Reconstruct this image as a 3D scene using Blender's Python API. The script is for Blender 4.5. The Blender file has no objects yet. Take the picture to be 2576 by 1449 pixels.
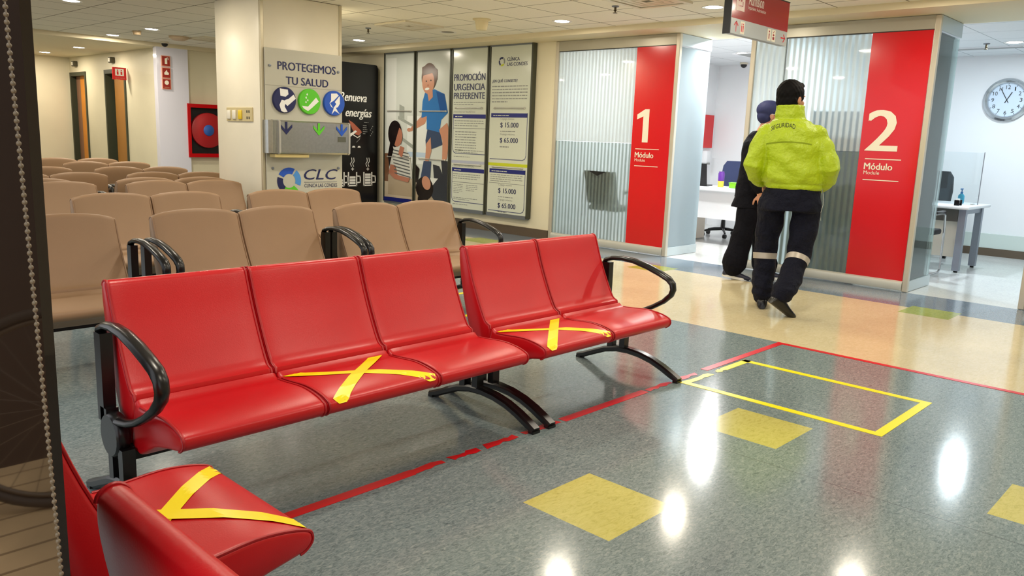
import bpy, bmesh, math, random
from mathutils import Vector, Matrix
from mathutils.bvhtree import BVHTree
random.seed(7)
S = bpy.context.scene
COL = S.collection

# ------------------------------------------------------------------ camera
cam_d = bpy.data.cameras.new('camera'); cam = bpy.data.objects.new('camera', cam_d); COL.objects.link(cam)
cam_d.sensor_width = 36.0; cam_d.lens = 36.0 * 2017.93 / 2576.0; cam_d.clip_start = 0.02; cam_d.clip_end = 100
_r = Vector((0.68994, -0.72292, 0.03696)); _d = Vector((-0.10721, -0.15254, -0.98247)); _f = Vector((0.71588, 0.67388, -0.18274))
cam.matrix_world = Matrix(((_r.x, -_d.x, -_f.x, 0), (_r.y, -_d.y, -_f.y, 0), (_r.z, -_d.z, -_f.z, 1.27), (0, 0, 0, 1)))
S.camera = cam
# ------------------------------------------------------------------ world, exposure
W = bpy.data.worlds.new('world'); S.world = W; W.use_nodes = True
W.node_tree.nodes['Background'].inputs[0].default_value = (0.95, 0.97, 1.0, 1)
W.node_tree.nodes['Background'].inputs[1].default_value = 1.5
S.view_settings.view_transform = 'Standard'; S.view_settings.look = 'None'
S.view_settings.gamma = 1.0; S.view_settings.use_curve_mapping = False
S.view_settings.exposure = 0.0
WARM = (1.0, 0.89, 0.72); COOL = (0.80, 0.92, 1.0)
HALL_W = 14.0; OFFICE_W = 52.0
CEIL = 2.54; SOFFIT = 2.48

# ------------------------------------------------------------------ materials
def lin(c):
    return tuple(((x/255)/12.92 if x/255 <= 0.04045 else ((x/255+0.055)/1.055)**2.4) for x in c)
MATS = {}
def mat(name, rgb, rough=0.5, metal=0.0, spec=0.5, noise=None, bump=None, coat=0.0, emit=None, **kw):
    """rgb in sRGB 0..255; noise=(scale, amount) colour variation; bump=(scale, strength)"""
    if name in MATS: return MATS[name]
    m = bpy.data.materials.new(name); m.use_nodes = True; nt = m.node_tree; b = nt.nodes['Principled BSDF']
    c = lin(rgb); b.inputs['Base Color'].default_value = (*c, 1); b.inputs['Roughness'].default_value = rough
    b.inputs['Metallic'].default_value = metal; b.inputs['Specular IOR Level'].default_value = spec
    b.inputs['Coat Weight'].default_value = coat; b.inputs['Coat Roughness'].default_value = 0.08
    if emit: b.inputs['Emission Color'].default_value = (*emit[0], 1); b.inputs['Emission Strength'].default_value = emit[1]
    tc = nt.nodes.new('ShaderNodeTexCoord')
    if noise:
        n = nt.nodes.new('ShaderNodeTexNoise'); n.inputs['Scale'].default_value = noise[0]; n.inputs['Detail'].default_value = 6
        nt.links.new(tc.outputs['Object'], n.inputs['Vector'])
        r = nt.nodes.new('ShaderNodeValToRGB'); a = noise[1]
        r.color_ramp.elements[0].position = 0.3; r.color_ramp.elements[1].position = 0.7
        r.color_ramp.elements[0].color = (*[x*(1-a) for x in c], 1); r.color_ramp.elements[1].color = (*[min(1, x*(1+a)) for x in c], 1)
        nt.links.new(n.outputs['Fac'], r.inputs['Fac']); nt.links.new(r.outputs['Color'], b.inputs['Base Color'])
    if bump:
        n = nt.nodes.new('ShaderNodeTexNoise'); n.inputs['Scale'].default_value = bump[0]; n.inputs['Detail'].default_value = 4
        nt.links.new(tc.outputs['Object'], n.inputs['Vector'])
        bp = nt.nodes.new('ShaderNodeBump'); bp.inputs['Strength'].default_value = bump[1]; bp.inputs['Distance'].default_value = bump[2] if len(bump) > 2 else 0.01
        nt.links.new(n.outputs['Fac'], bp.inputs['Height']); nt.links.new(bp.outputs['Normal'], b.inputs['Normal'])
    MATS[name] = m; return m

def floor_mat(name, dark, mid, light, rough=0.13, stretch=(14, 34, 1)):
    m = bpy.data.materials.new(name); m.use_nodes = True; nt = m.node_tree; b = nt.nodes['Principled BSDF']; L = nt.links
    tc = nt.nodes.new('ShaderNodeTexCoord'); mp = nt.nodes.new('ShaderNodeMapping'); mp.inputs['Scale'].default_value = stretch
    mp.inputs['Rotation'].default_value = (0, 0, 0.5)
    L.new(tc.outputs['Object'], mp.inputs['Vector'])
    n1 = nt.nodes.new('ShaderNodeTexNoise'); n1.inputs['Scale'].default_value = 1.6; n1.inputs['Detail'].default_value = 8; n1.inputs['Roughness'].default_value = 0.7; n1.inputs['Distortion'].default_value = 1.2
    L.new(mp.outputs['Vector'], n1.inputs['Vector'])
    r = nt.nodes.new('ShaderNodeValToRGB'); e = r.color_ramp.elements
    e[0].position = 0.3; e[0].color = (*lin(dark), 1); e[1].position = 0.72; e[1].color = (*lin(light), 1)
    k = e.new(0.5); k.color = (*lin(mid), 1)
    L.new(n1.outputs['Fac'], r.inputs['Fac'])
    n2 = nt.nodes.new('ShaderNodeTexNoise'); n2.inputs['Scale'].default_value = 1.3; n2.inputs['Detail'].default_value = 3
    L.new(tc.outputs['Object'], n2.inputs['Vector'])
    mx = nt.nodes.new('ShaderNodeMix'); mx.data_type = 'RGBA'; mx.blend_type = 'MULTIPLY'; mx.inputs[0].default_value = 0.5
    r2 = nt.nodes.new('ShaderNodeValToRGB'); r2.color_ramp.elements[0].color = (0.7, 0.7, 0.72, 1); r2.color_ramp.elements[0].position = 0.3; r2.color_ramp.elements[1].position = 0.7
    L.new(n2.outputs['Fac'], r2.inputs['Fac']); L.new(r.outputs['Color'], mx.inputs[6]); L.new(r2.outputs['Color'], mx.inputs[7])
    L.new(mx.outputs[2], b.inputs['Base Color'])
    b.inputs['Roughness'].default_value = rough; b.inputs['Specular IOR Level'].default_value = 0.6
    n3 = nt.nodes.new('ShaderNodeTexNoise'); n3.inputs['Scale'].default_value = 9; n3.inputs['Detail'].default_value = 3
    L.new(tc.outputs['Object'], n3.inputs['Vector'])
    bp = nt.nodes.new('ShaderNodeBump'); bp.inputs['Strength'].default_value = 0.06; bp.inputs['Distance'].default_value = 0.004
    L.new(n3.outputs['Fac'], bp.inputs['Height']); L.new(bp.outputs['Normal'], b.inputs['Normal'])
    return m

def grid_mat(name, rgb, pitch, x0, y0, line_rgb, lw=0.012, rough=0.9):
    m = bpy.data.materials.new(name); m.use_nodes = True; nt = m.node_tree; b = nt.nodes['Principled BSDF']; L = nt.links
    tc = nt.nodes.new('ShaderNodeTexCoord'); sp = nt.nodes.new('ShaderNodeSeparateXYZ'); L.new(tc.outputs['Object'], sp.inputs[0])
    def M(op, a, bb):
        n = nt.nodes.new('ShaderNodeMath'); n.operation = op
        for i, v in enumerate((a, bb)):
            if v is None: continue
            if isinstance(v, (int, float)): n.inputs[i].default_value = v
            else: L.new(v, n.inputs[i])
        return n.outputs[0]
    outs = []
    for ax, o in ((0, x0), (1, y0)):
        t = M('SUBTRACT', sp.outputs[ax], o); t = M('DIVIDE', t, pitch); t = M('FRACT', t, None)
        t = M('SUBTRACT', t, 0.5); t = M('ABSOLUTE', t, None); outs.append(M('GREATER_THAN', t, 0.5 - lw/pitch/2))
    f = M('MAXIMUM', outs[0], outs[1])
    nz = nt.nodes.new('ShaderNodeTexNoise'); nz.inputs['Scale'].default_value = 60; L.new(tc.outputs['Object'], nz.inputs['Vector'])
    rp = nt.nodes.new('ShaderNodeValToRGB'); c = lin(rgb); rp.color_ramp.elements[0].color = (*[v*0.93 for v in c], 1); rp.color_ramp.elements[1].color = (*c, 1)
    L.new(nz.outputs['Fac'], rp.inputs['Fac'])
    mx = nt.nodes.new('ShaderNodeMix'); mx.data_type = 'RGBA'; L.new(f, mx.inputs[0]); L.new(rp.outputs['Color'], mx.inputs[6])
    mx.inputs[7].default_value = (*lin(line_rgb), 1); L.new(mx.outputs[2], b.inputs['Base Color']); b.inputs['Roughness'].default_value = rough
    b.inputs['Specular IOR Level'].default_value = 0.2
    return m

def stripe_glass(name, pitch, frost_rgb, clear, frost, axis=1):
    """patterned pane: vertical frosted bands alternating with clearer bands"""
    m = bpy.data.materials.new(name); m.use_nodes = True; nt = m.node_tree; L = nt.links; nt.nodes.remove(nt.nodes['Principled BSDF'])
    out = nt.nodes['Material Output']; tc = nt.nodes.new('ShaderNodeTexCoord'); sp = nt.nodes.new('ShaderNodeSeparateXYZ'); L.new(tc.outputs['Object'], sp.inputs[0])
    mu = nt.nodes.new('ShaderNodeMath'); mu.operation = 'MULTIPLY'; mu.inputs[1].default_value = 2*math.pi/pitch; L.new(sp.outputs[axis], mu.inputs[0])
    si = nt.nodes.new('ShaderNodeMath'); si.operation = 'SINE'; L.new(mu.outputs[0], si.inputs[0])
    mr = nt.nodes.new('ShaderNodeMapRange'); mr.inputs['From Min'].default_value = -0.6; mr.inputs['From Max'].default_value = 0.6
    mr.inputs['To Min'].default_value = clear; mr.inputs['To Max'].default_value = frost; L.new(si.outputs[0], mr.inputs['Value'])
    c = (*lin(frost_rgb), 1)
    df = nt.nodes.new('ShaderNodeBsdfDiffuse'); df.inputs[0].default_value = c
    tl = nt.nodes.new('ShaderNodeBsdfTranslucent'); tl.inputs[0].default_value = c
    m1 = nt.nodes.new('ShaderNodeMixShader'); m1.inputs[0].default_value = 0.6; L.new(df.outputs[0], m1.inputs[1]); L.new(tl.outputs[0], m1.inputs[2])
    rf = nt.nodes.new('ShaderNodeBsdfRefraction'); rf.inputs['IOR'].default_value = 1.05; rf.inputs['Roughness'].default_value = 0.6; rf.inputs[0].default_value = (0.93, 0.97, 0.96, 1)
    m2 = nt.nodes.new('ShaderNodeMixShader'); L.new(mr.outputs['Result'], m2.inputs[0]); L.new(rf.outputs[0], m2.inputs[1]); L.new(m1.outputs[0], m2.inputs[2])
    gl = nt.nodes.new('ShaderNodeBsdfGlossy'); gl.inputs['Roughness'].default_value = 0.03
    fr = nt.nodes.new('ShaderNodeFresnel'); fr.inputs[0].default_value = 1.45
    m3 = nt.nodes.new('ShaderNodeMixShader'); L.new(fr.outputs[0], m3.inputs[0]); L.new(m2.outputs[0], m3.inputs[1]); L.new(gl.outputs[0], m3.inputs[2])
    L.new(m3.outputs[0], out.inputs['Surface']); return m

def clear_glass(name, tint=(0.9, 0.96, 0.95), haze=0.0, haze_rgb=(200, 220, 225)):
    m = bpy.data.materials.new(name); m.use_nodes = True; nt = m.node_tree; L = nt.links; nt.nodes.remove(nt.nodes['Principled BSDF'])
    out = nt.nodes['Material Output']
    tr = nt.nodes.new('ShaderNodeBsdfTransparent'); tr.inputs[0].default_value = (*tint, 1)
    df = nt.nodes.new('ShaderNodeBsdfDiffuse'); df.inputs[0].default_value = (*lin(haze_rgb), 1)
    tl = nt.nodes.new('ShaderNodeBsdfTranslucent'); tl.inputs[0].default_value = (*lin(haze_rgb), 1)
    md = nt.nodes.new('ShaderNodeMixShader'); L.new(df.outputs[0], md.inputs[1]); L.new(tl.outputs[0], md.inputs[2])
    m1 = nt.nodes.new('ShaderNodeMixShader'); m1.inputs[0].default_value = haze; L.new(tr.outputs[0], m1.inputs[1]); L.new(md.outputs[0], m1.inputs[2])
    gl = nt.nodes.new('ShaderNodeBsdfGlossy'); gl.inputs['Roughness'].default_value = 0.02
    fr = nt.nodes.new('ShaderNodeFresnel'); fr.inputs[0].default_value = 1.45
    m2 = nt.nodes.new('ShaderNodeMixShader'); L.new(fr.outputs[0], m2.inputs[0]); L.new(m1.outputs[0], m2.inputs[1]); L.new(gl.outputs[0], m2.inputs[2])
    L.new(m2.outputs[0], out.inputs['Surface']); return m

cream = mat('cream_paint', (242, 234, 210), 0.35, noise=(3, 0.03))
cream_wall = mat('cream_wall_paint', (232, 224, 196), 0.5, noise=(2, 0.03))
white_paint = mat('white_paint', (236, 238, 240), 0.5)
gloss_white = mat('gloss_white_paint', (222, 222, 236), 0.1)
brown_base = mat('brown_baseboard', (92, 78, 62), 0.45)
alu = mat('satin_aluminium', (196, 194, 186), 0.35, 0.55)
alu_dark = mat('grey_metal', (128, 134, 142), 0.4, 0.6)
steel = mat('brushed_steel', (176, 176, 170), 0.3, 0.9, noise=(40, 0.06))
black = mat('black_plastic', (14, 14, 15), 0.28)
black_matt = mat('black_matt', (9, 9, 10), 0.6)
red_vinyl = mat('red_vinyl', (196, 14, 24), 0.33, bump=(260, 0.05), noise=(4, 0.05))
red_pipe = mat('red_piping', (172, 16, 24), 0.4)
tan_vinyl = mat('tan_vinyl', (152, 121, 90), 0.5, bump=(260, 0.05), noise=(4, 0.04))
tan_pipe = mat('tan_piping', (146, 114, 84), 0.5)
yellow_tape = mat('yellow_tape', (255, 236, 0), 0.3)
red_tape = mat('red_tape', (214, 14, 26), 0.3)
red_panel = mat('red_panel', (214, 14, 26), 0.18)
red_gloss = mat('red_gloss', (190, 14, 20), 0.2)
ivory = mat('ivory_print', (240, 234, 214), 0.4)
white_print = mat('white_print', (242, 242, 238), 0.4)
navy_print = mat('navy_print', (26, 32, 84), 0.4)
blue_print = mat('blue_print', (30, 84, 190), 0.4)
sky_print = mat('sky_blue_print', (78, 146, 214), 0.4)
green_print = mat('green_print', (92, 200, 36), 0.4)
grey_print = mat('grey_print', (150, 152, 150), 0.5)
frost_board = mat('frosted_acrylic', (196, 194, 178), 0.18)
lime_print = mat('lime_print', (196, 206, 34), 0.4)
skin = mat('skin', (196, 140, 108), 0.5)
skin2 = mat('skin_light', (206, 150, 122), 0.5)
hair_m = mat('black_hair', (8, 7, 8), 0.7, spec=0.15)
hivis = mat('lime_jacket_fabric', (168, 192, 10), 0.5, bump=(9, 0.9, .045))
navy_cloth = mat('navy_trouser_cloth', (10, 13, 30), 0.85, spec=0.25, bump=(10, 1.0, .05))
navy_dark = mat('dark_navy_cloth', (8, 9, 20), 0.85, spec=0.2, bump=(9, 0.9, .04))
reflect_band = mat('reflective_band', (176, 168, 156), 0.4, 0.2)
eye_w = mat('eye_white', (235, 232, 226), 0.2); eye_d = mat('eye_dark', (30, 20, 14), 0.15)
lamp_m = mat('lamp_glow', (255, 255, 255), 0.5, emit=((1.0, 0.95, 0.86), 22.0))
lamp_c = mat('cool_lamp_glow', (255, 255, 255), 0.5, emit=((0.9, 0.96, 1.0), 24.0))

# ------------------------------------------------------------------ mesh builder
class MB:
    def __init__(s): s.bm = bmesh.new(); s.mats = []; s.mi = 0
    def use(s, m):
        if m not in s.mats: s.mats.append(m)
        s.mi = s.mats.index(m); return s
    def face(s, vs):
        try: f = s.bm.faces.new(vs); f.material_index = s.mi; return f
        except ValueError: return None
    def v(s, p): return s.bm.verts.new(p)
    def poly(s, pts): return s.face([s.v(p) for p in pts])
    def box(s, c, size, rz=0.0, bev=0.0):
        hx, hy, hz = (a/2 for a in size); c = Vector(c); R = Matrix.Rotation(rz, 3, 'Z')
        P = [s.v(c + R @ Vector((x*hx, y*hy, z*hz))) for z in (-1, 1) for y in (-1, 1) for x in (-1, 1)]
        fs = [s.face([P[i] for i in q]) for q in ((0, 2, 3, 1), (4, 5, 7, 6), (0, 1, 5, 4), (2, 6, 7, 3), (0, 4, 6, 2), (1, 3, 7, 5))]
        if bev > 0:
            es = list({e for f in fs for e in f.edges})
            r = bmesh.ops.bevel(s.bm, geom=es, offset=bev, segments=2, profile=0.5, affect='EDGES', clamp_overlap=True)
            for f in r['faces']: f.material_index = s.mi
        return s
    def bb(s, x0, x1, y0, y1, z0, z1, bev=0.0): return s.box(((x0+x1)/2, (y0+y1)/2, (z0+z1)/2), (abs(x1-x0), abs(y1-y0), abs(z1-z0)), 0, bev)
    def loft(s, rings, cap=True, closed=True):
        R = [[s.v(p) for p in r] for r in rings]; n = len(R[0])
        for a, b in zip(R, R[1:]):
            for i in range(n if closed else n-1):
                j = (i+1) % n; s.face([a[i], a[j], b[j], b[i]])
        if cap: s.face(list(reversed(R[0]))); s.face(R[-1])
        return s
    def tube(s, pts, rad, n=10, sect=None, up=(0, 0, 1), closed=False):
        """sweep: rad a number or list; sect=(half_a, half_b) flattened section (a along 'side', b along in-plane normal)"""
        pts = [Vector(p) for p in pts]; rings = []; N = len(pts); up = Vector(up)
        for i, p in enumerate(pts):
            if closed: t = pts[(i+1) % N] - pts[i-1]
            else: t = pts[min(i+1, N-1)] - pts[max(i-1, 0)]
            t.normalize(); side = t.cross(up)
            if side.length < 1e-4: side = t.cross(Vector((1, 0, 0)) if abs(t.x) < 0.9 else Vector((0, 1, 0)))
            side.normalize(); nn = side.cross(t).normalized()
            r = rad[i] if isinstance(rad, (list, tuple)) else rad
            a, b = (r*sect[0], r*sect[1]) if sect else ((r if not isinstance(r, (tuple, list)) else r[0]), (r if not isinstance(r, (tuple, list)) else r[1]))
            rings.append([p + side*(a*math.cos(2*math.pi*k/n)) + nn*(b*math.sin(2*math.pi*k/n)) for k in range(n)])
        if closed:
            rings.append(rings[0]); R = [[s.v(q) for q in r] for r in rings[:-1]]; R.append(R[0])
            for a, b in zip(R, R[1:]):
                for i in range(n): s.face([a[i], a[(i+1) % n], b[(i+1) % n], b[i]])
            return s
        return s.loft(rings)
    def lathe(s, c, prof, n=24, axis='Z', ang=None):
        """prof: list of (r, h) along the axis from centre c"""
        c = Vector(c); rings = []
        for r, h in prof:
            ring = []
            for k in range(n):
                a = 2*math.pi*k/n; x, y = r*math.cos(a), r*math.sin(a)
                ring.append(c + (Vector((x, y, h)) if axis == 'Z' else Vector((h, x, y)) if axis == 'X' else Vector((y, h, x))))
            rings.append(ring)
        return s.loft(rings)
    def ell(s, c, r, n=16, m=10, rot=None):
        c = Vector(c); rings = []
        for i in range(1, m):
            th = math.pi*i/m; ring = []
            for k in range(n):
                a = 2*math.pi*k/n; p = Vector((r[0]*math.sin(th)*math.cos(a), r[1]*math.sin(th)*math.sin(a), -r[2]*math.cos(th)))
                ring.append(c + (rot @ p if rot else p))
            rings.append(ring)
        return s.loft(rings)
    def build(s, name, m=None, parent=None, world=False, smooth=None, kind=None, label=None):
        """world=True: the coordinates are world ones, the parent has no rotation"""
        if m is not None:
            s.mats = m if isinstance(m, list) else [m]
        bmesh.ops.recalc_face_normals(s.bm, faces=s.bm.faces[:])
        if parent is not None and world:
            off = Vector(parent.location)
            if parent.parent: off += Vector(parent.parent.location)
            bmesh.ops.translate(s.bm, verts=s.bm.verts[:], vec=-off)
        me = bpy.data.meshes.new(name); s.bm.to_mesh(me); s.bm.free()
        for x in s.mats: me.materials.append(x)
        if smooth is not None:
            me.shade_smooth(); me.set_sharp_from_angle(angle=math.radians(smooth))
        o = bpy.data.objects.new(name, me); COL.objects.link(o)
        if parent is not None: o.parent = parent
        if kind: o['kind'] = kind
        if label: o['label'] = label
        return o

def thing(name, label, cat, loc=(0, 0, 0), rz=0.0, group=None):
    o = bpy.data.objects.new(name, None); COL.objects.link(o); o.location = loc; o.rotation_euler = (0, 0, rz)
    o.empty_display_size = 0.1; o['label'] = label; o['category'] = cat
    if group: o['group'] = group
    return o
def tag(o, label, cat, group=None):
    o['label'] = label; o['category'] = cat
    if group: o['group'] = group
    return o
def struct(name, mb, m=None, parent=None, smooth=None): return mb.build(name, m, parent, kind='structure', smooth=smooth)
def copy_tree(o, parent=None):
    c = o.copy(); COL.objects.link(c)
    if parent is not None: c.parent = parent
    for ch in list(o.children): copy_tree(ch, c)
    return c

class Frame:
    """a flat picture frame: (u, v) in metres from o, d towards the viewer"""
    def __init__(s, o, u): s.o = Vector(o); s.u = Vector(u).normalized(); s.v = Vector((0, 0, 1)); s.n = s.u.cross(s.v)
    def p(s, u, v, d=0.0): return s.o + s.u*u + s.v*v + s.n*d
def fpoly(mb, F, pts, m, d):
    mb.use(m); mb.poly([F.p(u, v, d) for u, v in pts])
def frect(mb, F, u0, v0, u1, v1, m, d): fpoly(mb, F, [(u0, v0), (u1, v0), (u1, v1), (u0, v1)], m, d)
def fdisc(mb, F, u, v, ru, rv, m, d, n=28): fpoly(mb, F, [(u+ru*math.cos(2*math.pi*k/n), v+rv*math.sin(2*math.pi*k/n)) for k in range(n)], m, d)
def fline(mb, F, pts, w, m, d):
    mb.use(m)
    for (a, b), (c, e) in zip(pts, pts[1:]):
        t = Vector((c-a, e-b)); L = t.length or 1; t /= L; q = Vector((-t.y, t.x))*w/2
        mb.poly([F.p(a+q.x-t.x*w*.3, b+q.y-t.y*w*.3, d), F.p(c+q.x+t.x*w*.3, e+q.y+t.y*w*.3, d), F.p(c-q.x+t.x*w*.3, e-q.y+t.y*w*.3, d), F.p(a-q.x-t.x*w*.3, b-q.y-t.y*w*.3, d)])
def ftext(mb, F, s, u0, v0, w, h, m, d, bold=0.0, shear=0.0, warp=None):
    """text fitted into the box u0..u0+w, v0..v0+h"""
    cu = bpy.data.curves.new('t', 'FONT'); cu.body = s; cu.size = 1.0; cu.shear = shear; cu.resolution_u = 3; cu.fill_mode = 'FRONT'
    ob = bpy.data.objects.new('t', cu); me = bpy.data.meshes.new_from_object(ob)
    vs = [v.co.copy() for v in me.vertices]
    if vs:
        x0 = min(v.x for v in vs); x1 = max(v.x for v in vs); y0 = min(v.y for v in vs); y1 = max(v.y for v in vs)
        sx = w/max(1e-6, x1-x0); sy = h/max(1e-6, y1-y0)
        mb.use(m); nv = []
        for v in vs:
            a, b = u0 + (v.x-x0)*sx, v0 + (v.y-y0)*sy
            nv.append(mb.v(warp(a, b) if warp else F.p(a, b, d)))
        for p in me.polygons: mb.face([nv[i] for i in p.vertices])
        if bold > 0 and not warp:
            for k in (-1, 1):
                e = k*bold*h*.9; nv = [mb.v(F.p(u0+(v.x-x0)*sx+e, v0+(v.y-y0)*sy, d+.0003*(k+2))) for v in vs]
                for p in me.polygons: mb.face([nv[i] for i in p.vertices])
    bpy.data.objects.remove(ob); bpy.data.curves.remove(cu); bpy.data.meshes.remove(me)
def flines(mb, F, u0, v0, u1, v1, rows, m, d, seed=0, gap=0.4):
    """illegible small print: rows of broken thin bars"""
    rnd = random.Random(seed); h = (v1-v0)/rows
    for r in range(rows):
        v = v1-(r+1)*h; u = u0; end = u1 if r < rows-1 else u0+(u1-u0)*rnd.uniform(.4, .9)
        while u < end-0.01:
            w = min(rnd.uniform(.02, .07), end-u); frect(mb, F, u, v+h*.28, u+w, v+h*(1-gap), m, d); u += w+.009

# ================================================================== THE SETTING
f_grey = floor_mat('floor_grey_blue', (84, 100, 104), (130, 146, 148), (170, 180, 176), stretch=(26, 60, 1))
f_band = floor_mat('floor_band_blue', (90, 108, 124), (118, 136, 154), (140, 154, 166), stretch=(26, 60, 1))
f_beige = floor_mat('floor_beige', (214, 200, 156), (226, 212, 170), (234, 222, 184))
f_yellow = floor_mat('floor_yellow', (186, 178, 88), (208, 200, 112), (218, 210, 126))
f_green = floor_mat('floor_green', (150, 168, 60), (172, 186, 76), (186, 198, 92))
f_white = floor_mat('floor_office', (206, 210, 208), (222, 224, 220), (232, 234, 230), rough=0.16)

f_seam = floor_mat('floor_seam', (60, 68, 72), (84, 94, 98), (104, 112, 114))
def build_floor():
    mb = MB()
    xs = sorted({0.25, 1.99, 2.37, 3.0, 3.0035, 3.18, 3.56, 5.03, 6.84, 7.12, 7.22, 7.86, 11.9}); ys = sorted({-3.0, 0.21, 0.59, 1.40, 1.78, 1.73, 2.11, 4.42, 4.81, 6.95, 7.4, 8.6, 17.2})
    def kind(x, y):
        if x > 7.86: return f_white
        if 3.0 < x < 3.0035: return f_seam
        for a, b in ((1.99, 2.37), (3.18, 3.56)):
            for c, d in ((0.21, 0.59), (1.40, 1.78)):
                if a < x < b and c < y < d: return f_yellow
        if 6.84 < x < 7.22 and (1.73 < y < 2.11 or 4.42 < y < 4.81 or 6.95 < y < 7.4): return f_green
        if 5.03 < x < 7.12 and y < 8.6: return f_beige
        return f_band if x > 7.12 else f_grey
    G = {(i, j): mb.v((x, y, 0)) for i, x in enumerate(xs) for j, y in enumerate(ys)}
    for i in range(len(xs)-1):
        for j in range(len(ys)-1):
            mb.use(kind((xs[i]+xs[i+1])/2, (ys[j]+ys[j+1])/2)); mb.face([G[i, j], G[i+1, j], G[i+1, j+1], G[i, j+1]])
    struct('floor', mb)
build_floor()

c_tile = grid_mat('ceiling_tile', (244, 240, 226), 0.615, 5.34, 5.595, (110, 102, 82), 0.012)
c_tile2 = grid_mat('office_ceiling_tile', (232, 236, 238), 0.615, 5.34, 5.595, (150, 156, 160), 0.008)
soffit_m = mat('soffit_paint', (226, 214, 182), 0.6)
struct('ceiling', MB().bb(0.25, 7.46, -3, 13.0, CEIL, 2.64), c_tile)
struct('trim_1', MB().bb(7.46, 8.55, -3, 13.1, SOFFIT, 2.64), soffit_m)
struct('trim_2', MB().bb(0.25, 7.46, 13.0, 17.3, SOFFIT, 2.64), soffit_m)
struct('ceiling_office', MB().bb(8.55, 11.95, -1.6, 6.9, CEIL, 2.64), c_tile2)
struct('wall_right', MB().bb(7.87, 7.99, 6.80, 13.2, 0, SOFFIT), cream_wall)
struct('baseboard_right', MB().bb(7.845, 7.87, 6.80, 10.2, 0, 0.115), brown_base)
struct('wall_back', MB().bb(5.7, 7.87, 13.1, 13.2, 0, SOFFIT), cream_wall)
struct('trim_3', MB().bb(5.52, 6.02, 13.0, 13.12, 0, SOFFIT), gloss_white)
mb = MB()
for y0, y1, z0 in ((13.2, 14.44, 0), (14.44, 15.36, 2.2), (15.36, 16.27, 0), (16.27, 17.08, 2.2), (17.08, 17.2, 0)): mb.bb(5.6, 5.72, y0, y1, z0, SOFFIT)
struct('wall_doors', mb, cream_wall)
struct('wall_far', MB().bb(0.25, 5.6, 17.12, 17.22, 0, SOFFIT), cream_wall)
struct('wall_passage', MB().bb(7.0, 7.1, 13.3, 17.2, 0, SOFFIT), mat('passage_paint', (150, 120, 84), 0.6))
struct('wall_front_bounce', MB().bb(0.25, 11.95, -3.1, -3.0, 0, 2.6), cream_wall)  # unseen end wall, put in to bounce light into the hall
struct('wall_left', MB().bb(0.15, 0.25, 11.2, 17.2, 0, 2.6), cream_wall)
struct('trim_6', MB().bb(0.15, 0.25, -3.0, 11.2, 2.5, 2.64), cream_wall)
struct('wall_office_back', MB().bb(11.87, 11.97, -1.6, 6.9, 0, CEIL), white_paint)
struct('wall_office_side', MB().bb(7.99, 11.87, 6.80, 6.92, 0, CEIL), white_paint)
struct('wall_office_partition', MB().bb(8.6, 11.87, 4.10, 4.17, 0, CEIL), white_paint)
struct('wall_office_end', MB().bb(7.99, 11.87, -1.6, -1.5, 0, CEIL), white_paint)
struct('trim_office', MB().bb(11.83, 11.87, -1.5, 4.10, 0.10, 0.285), mat('grey_wainscot', (202, 214, 208), 0.5))
struct('baseboard_office', MB().bb(11.82, 11.87, -1.5, 4.10, 0, 0.10), brown_base)

dk_green = mat('dark_green_frame', (52, 58, 40), 0.5)
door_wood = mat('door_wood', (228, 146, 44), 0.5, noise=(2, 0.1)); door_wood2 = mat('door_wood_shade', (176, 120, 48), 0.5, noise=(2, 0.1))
for n, (y0, y1, wd) in enumerate(((16.27, 17.08, door_wood), (14.44, 15.36, door_wood2)), 1):
    d = bpy.data.objects.new('door_%d' % n, None); COL.objects.link(d); d.location = (5.6, (y0+y1)/2, 0); d['kind'] = 'structure'
    mb = MB(); mb.bb(5.58, 5.74, y0, y0+0.05, 0, 2.2); mb.bb(5.58, 5.74, y1-0.05, y1, 0, 2.2); mb.bb(5.58, 5.74, y0+.05, y1-.05, 2.13, 2.2)
    mb.build('door_frame', dk_green, d, world=True)
    mb = MB(); mb.bb(5.68, 5.72, y0+0.05, y1-(0.26 if n == 1 else 0.2), 0, 2.13); mb.build('door_leaf', wd, d, world=True)
    if n == 1:
        mb = MB(); mb.bb(5.68, 5.72, y1-0.255, y1-0.05, 0, 2.13); mb.build('door_leaf', mat('brown_leaf', (150, 110, 84), 0.5), d, world=True)

# square column with cream render and metal corner guards
mb = MB(); mb.bb(4.05, 4.95, 7.2, 8.12, 0, CEIL, 0.02); struct('column', mb, cream, smooth=40)
mb = MB(); mb.bb(4.042, 4.075, 7.192, 7.225, 0, CEIL-.005, .004); mb.bb(4.925, 4.958, 7.192, 7.225, 0, CEIL-.005, .004)
struct('trim_4', mb, mat('corner_guard', (206, 196, 168), 0.25, 0.4))

# ------------------------------------------------------------------ floor tapes
def strip(mb, x0, x1, y0, y1, z=0.0015, jag=0.0, rnd=random.Random(3)):
    mb.box(((x0+x1)/2, (y0+y1)/2, z/2+.0002), (x1-x0, y1-y0, z))
def ragged(mb, x0, x1, y0, y1, seed):
    rnd = random.Random(seed); n = 7; top, bot = [], []
    for i in range(n):
        x = x0+(x1-x0)*i/(n-1); top.append((x+rnd.uniform(-.01, .01), y1+rnd.uniform(-.012, .003), .0016)); bot.append((x+rnd.uniform(-.01, .01), y0+rnd.uniform(-.003, .014), .0016))
    mb.poly(bot + top[::-1])
mb = MB()
for x0, x1 in ((0.55, 1.86), (2.75, 3.42)): strip(mb, x0, x1, 2.215, 2.262)
for i, (x0, x1) in enumerate(((1.85, 2.02), (2.06, 2.22), (2.25, 2.44), (2.49, 2.72), (3.44, 3.66), (3.74, 3.93))): ragged(mb, x0, x1, 2.217, 2.262, i)
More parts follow.
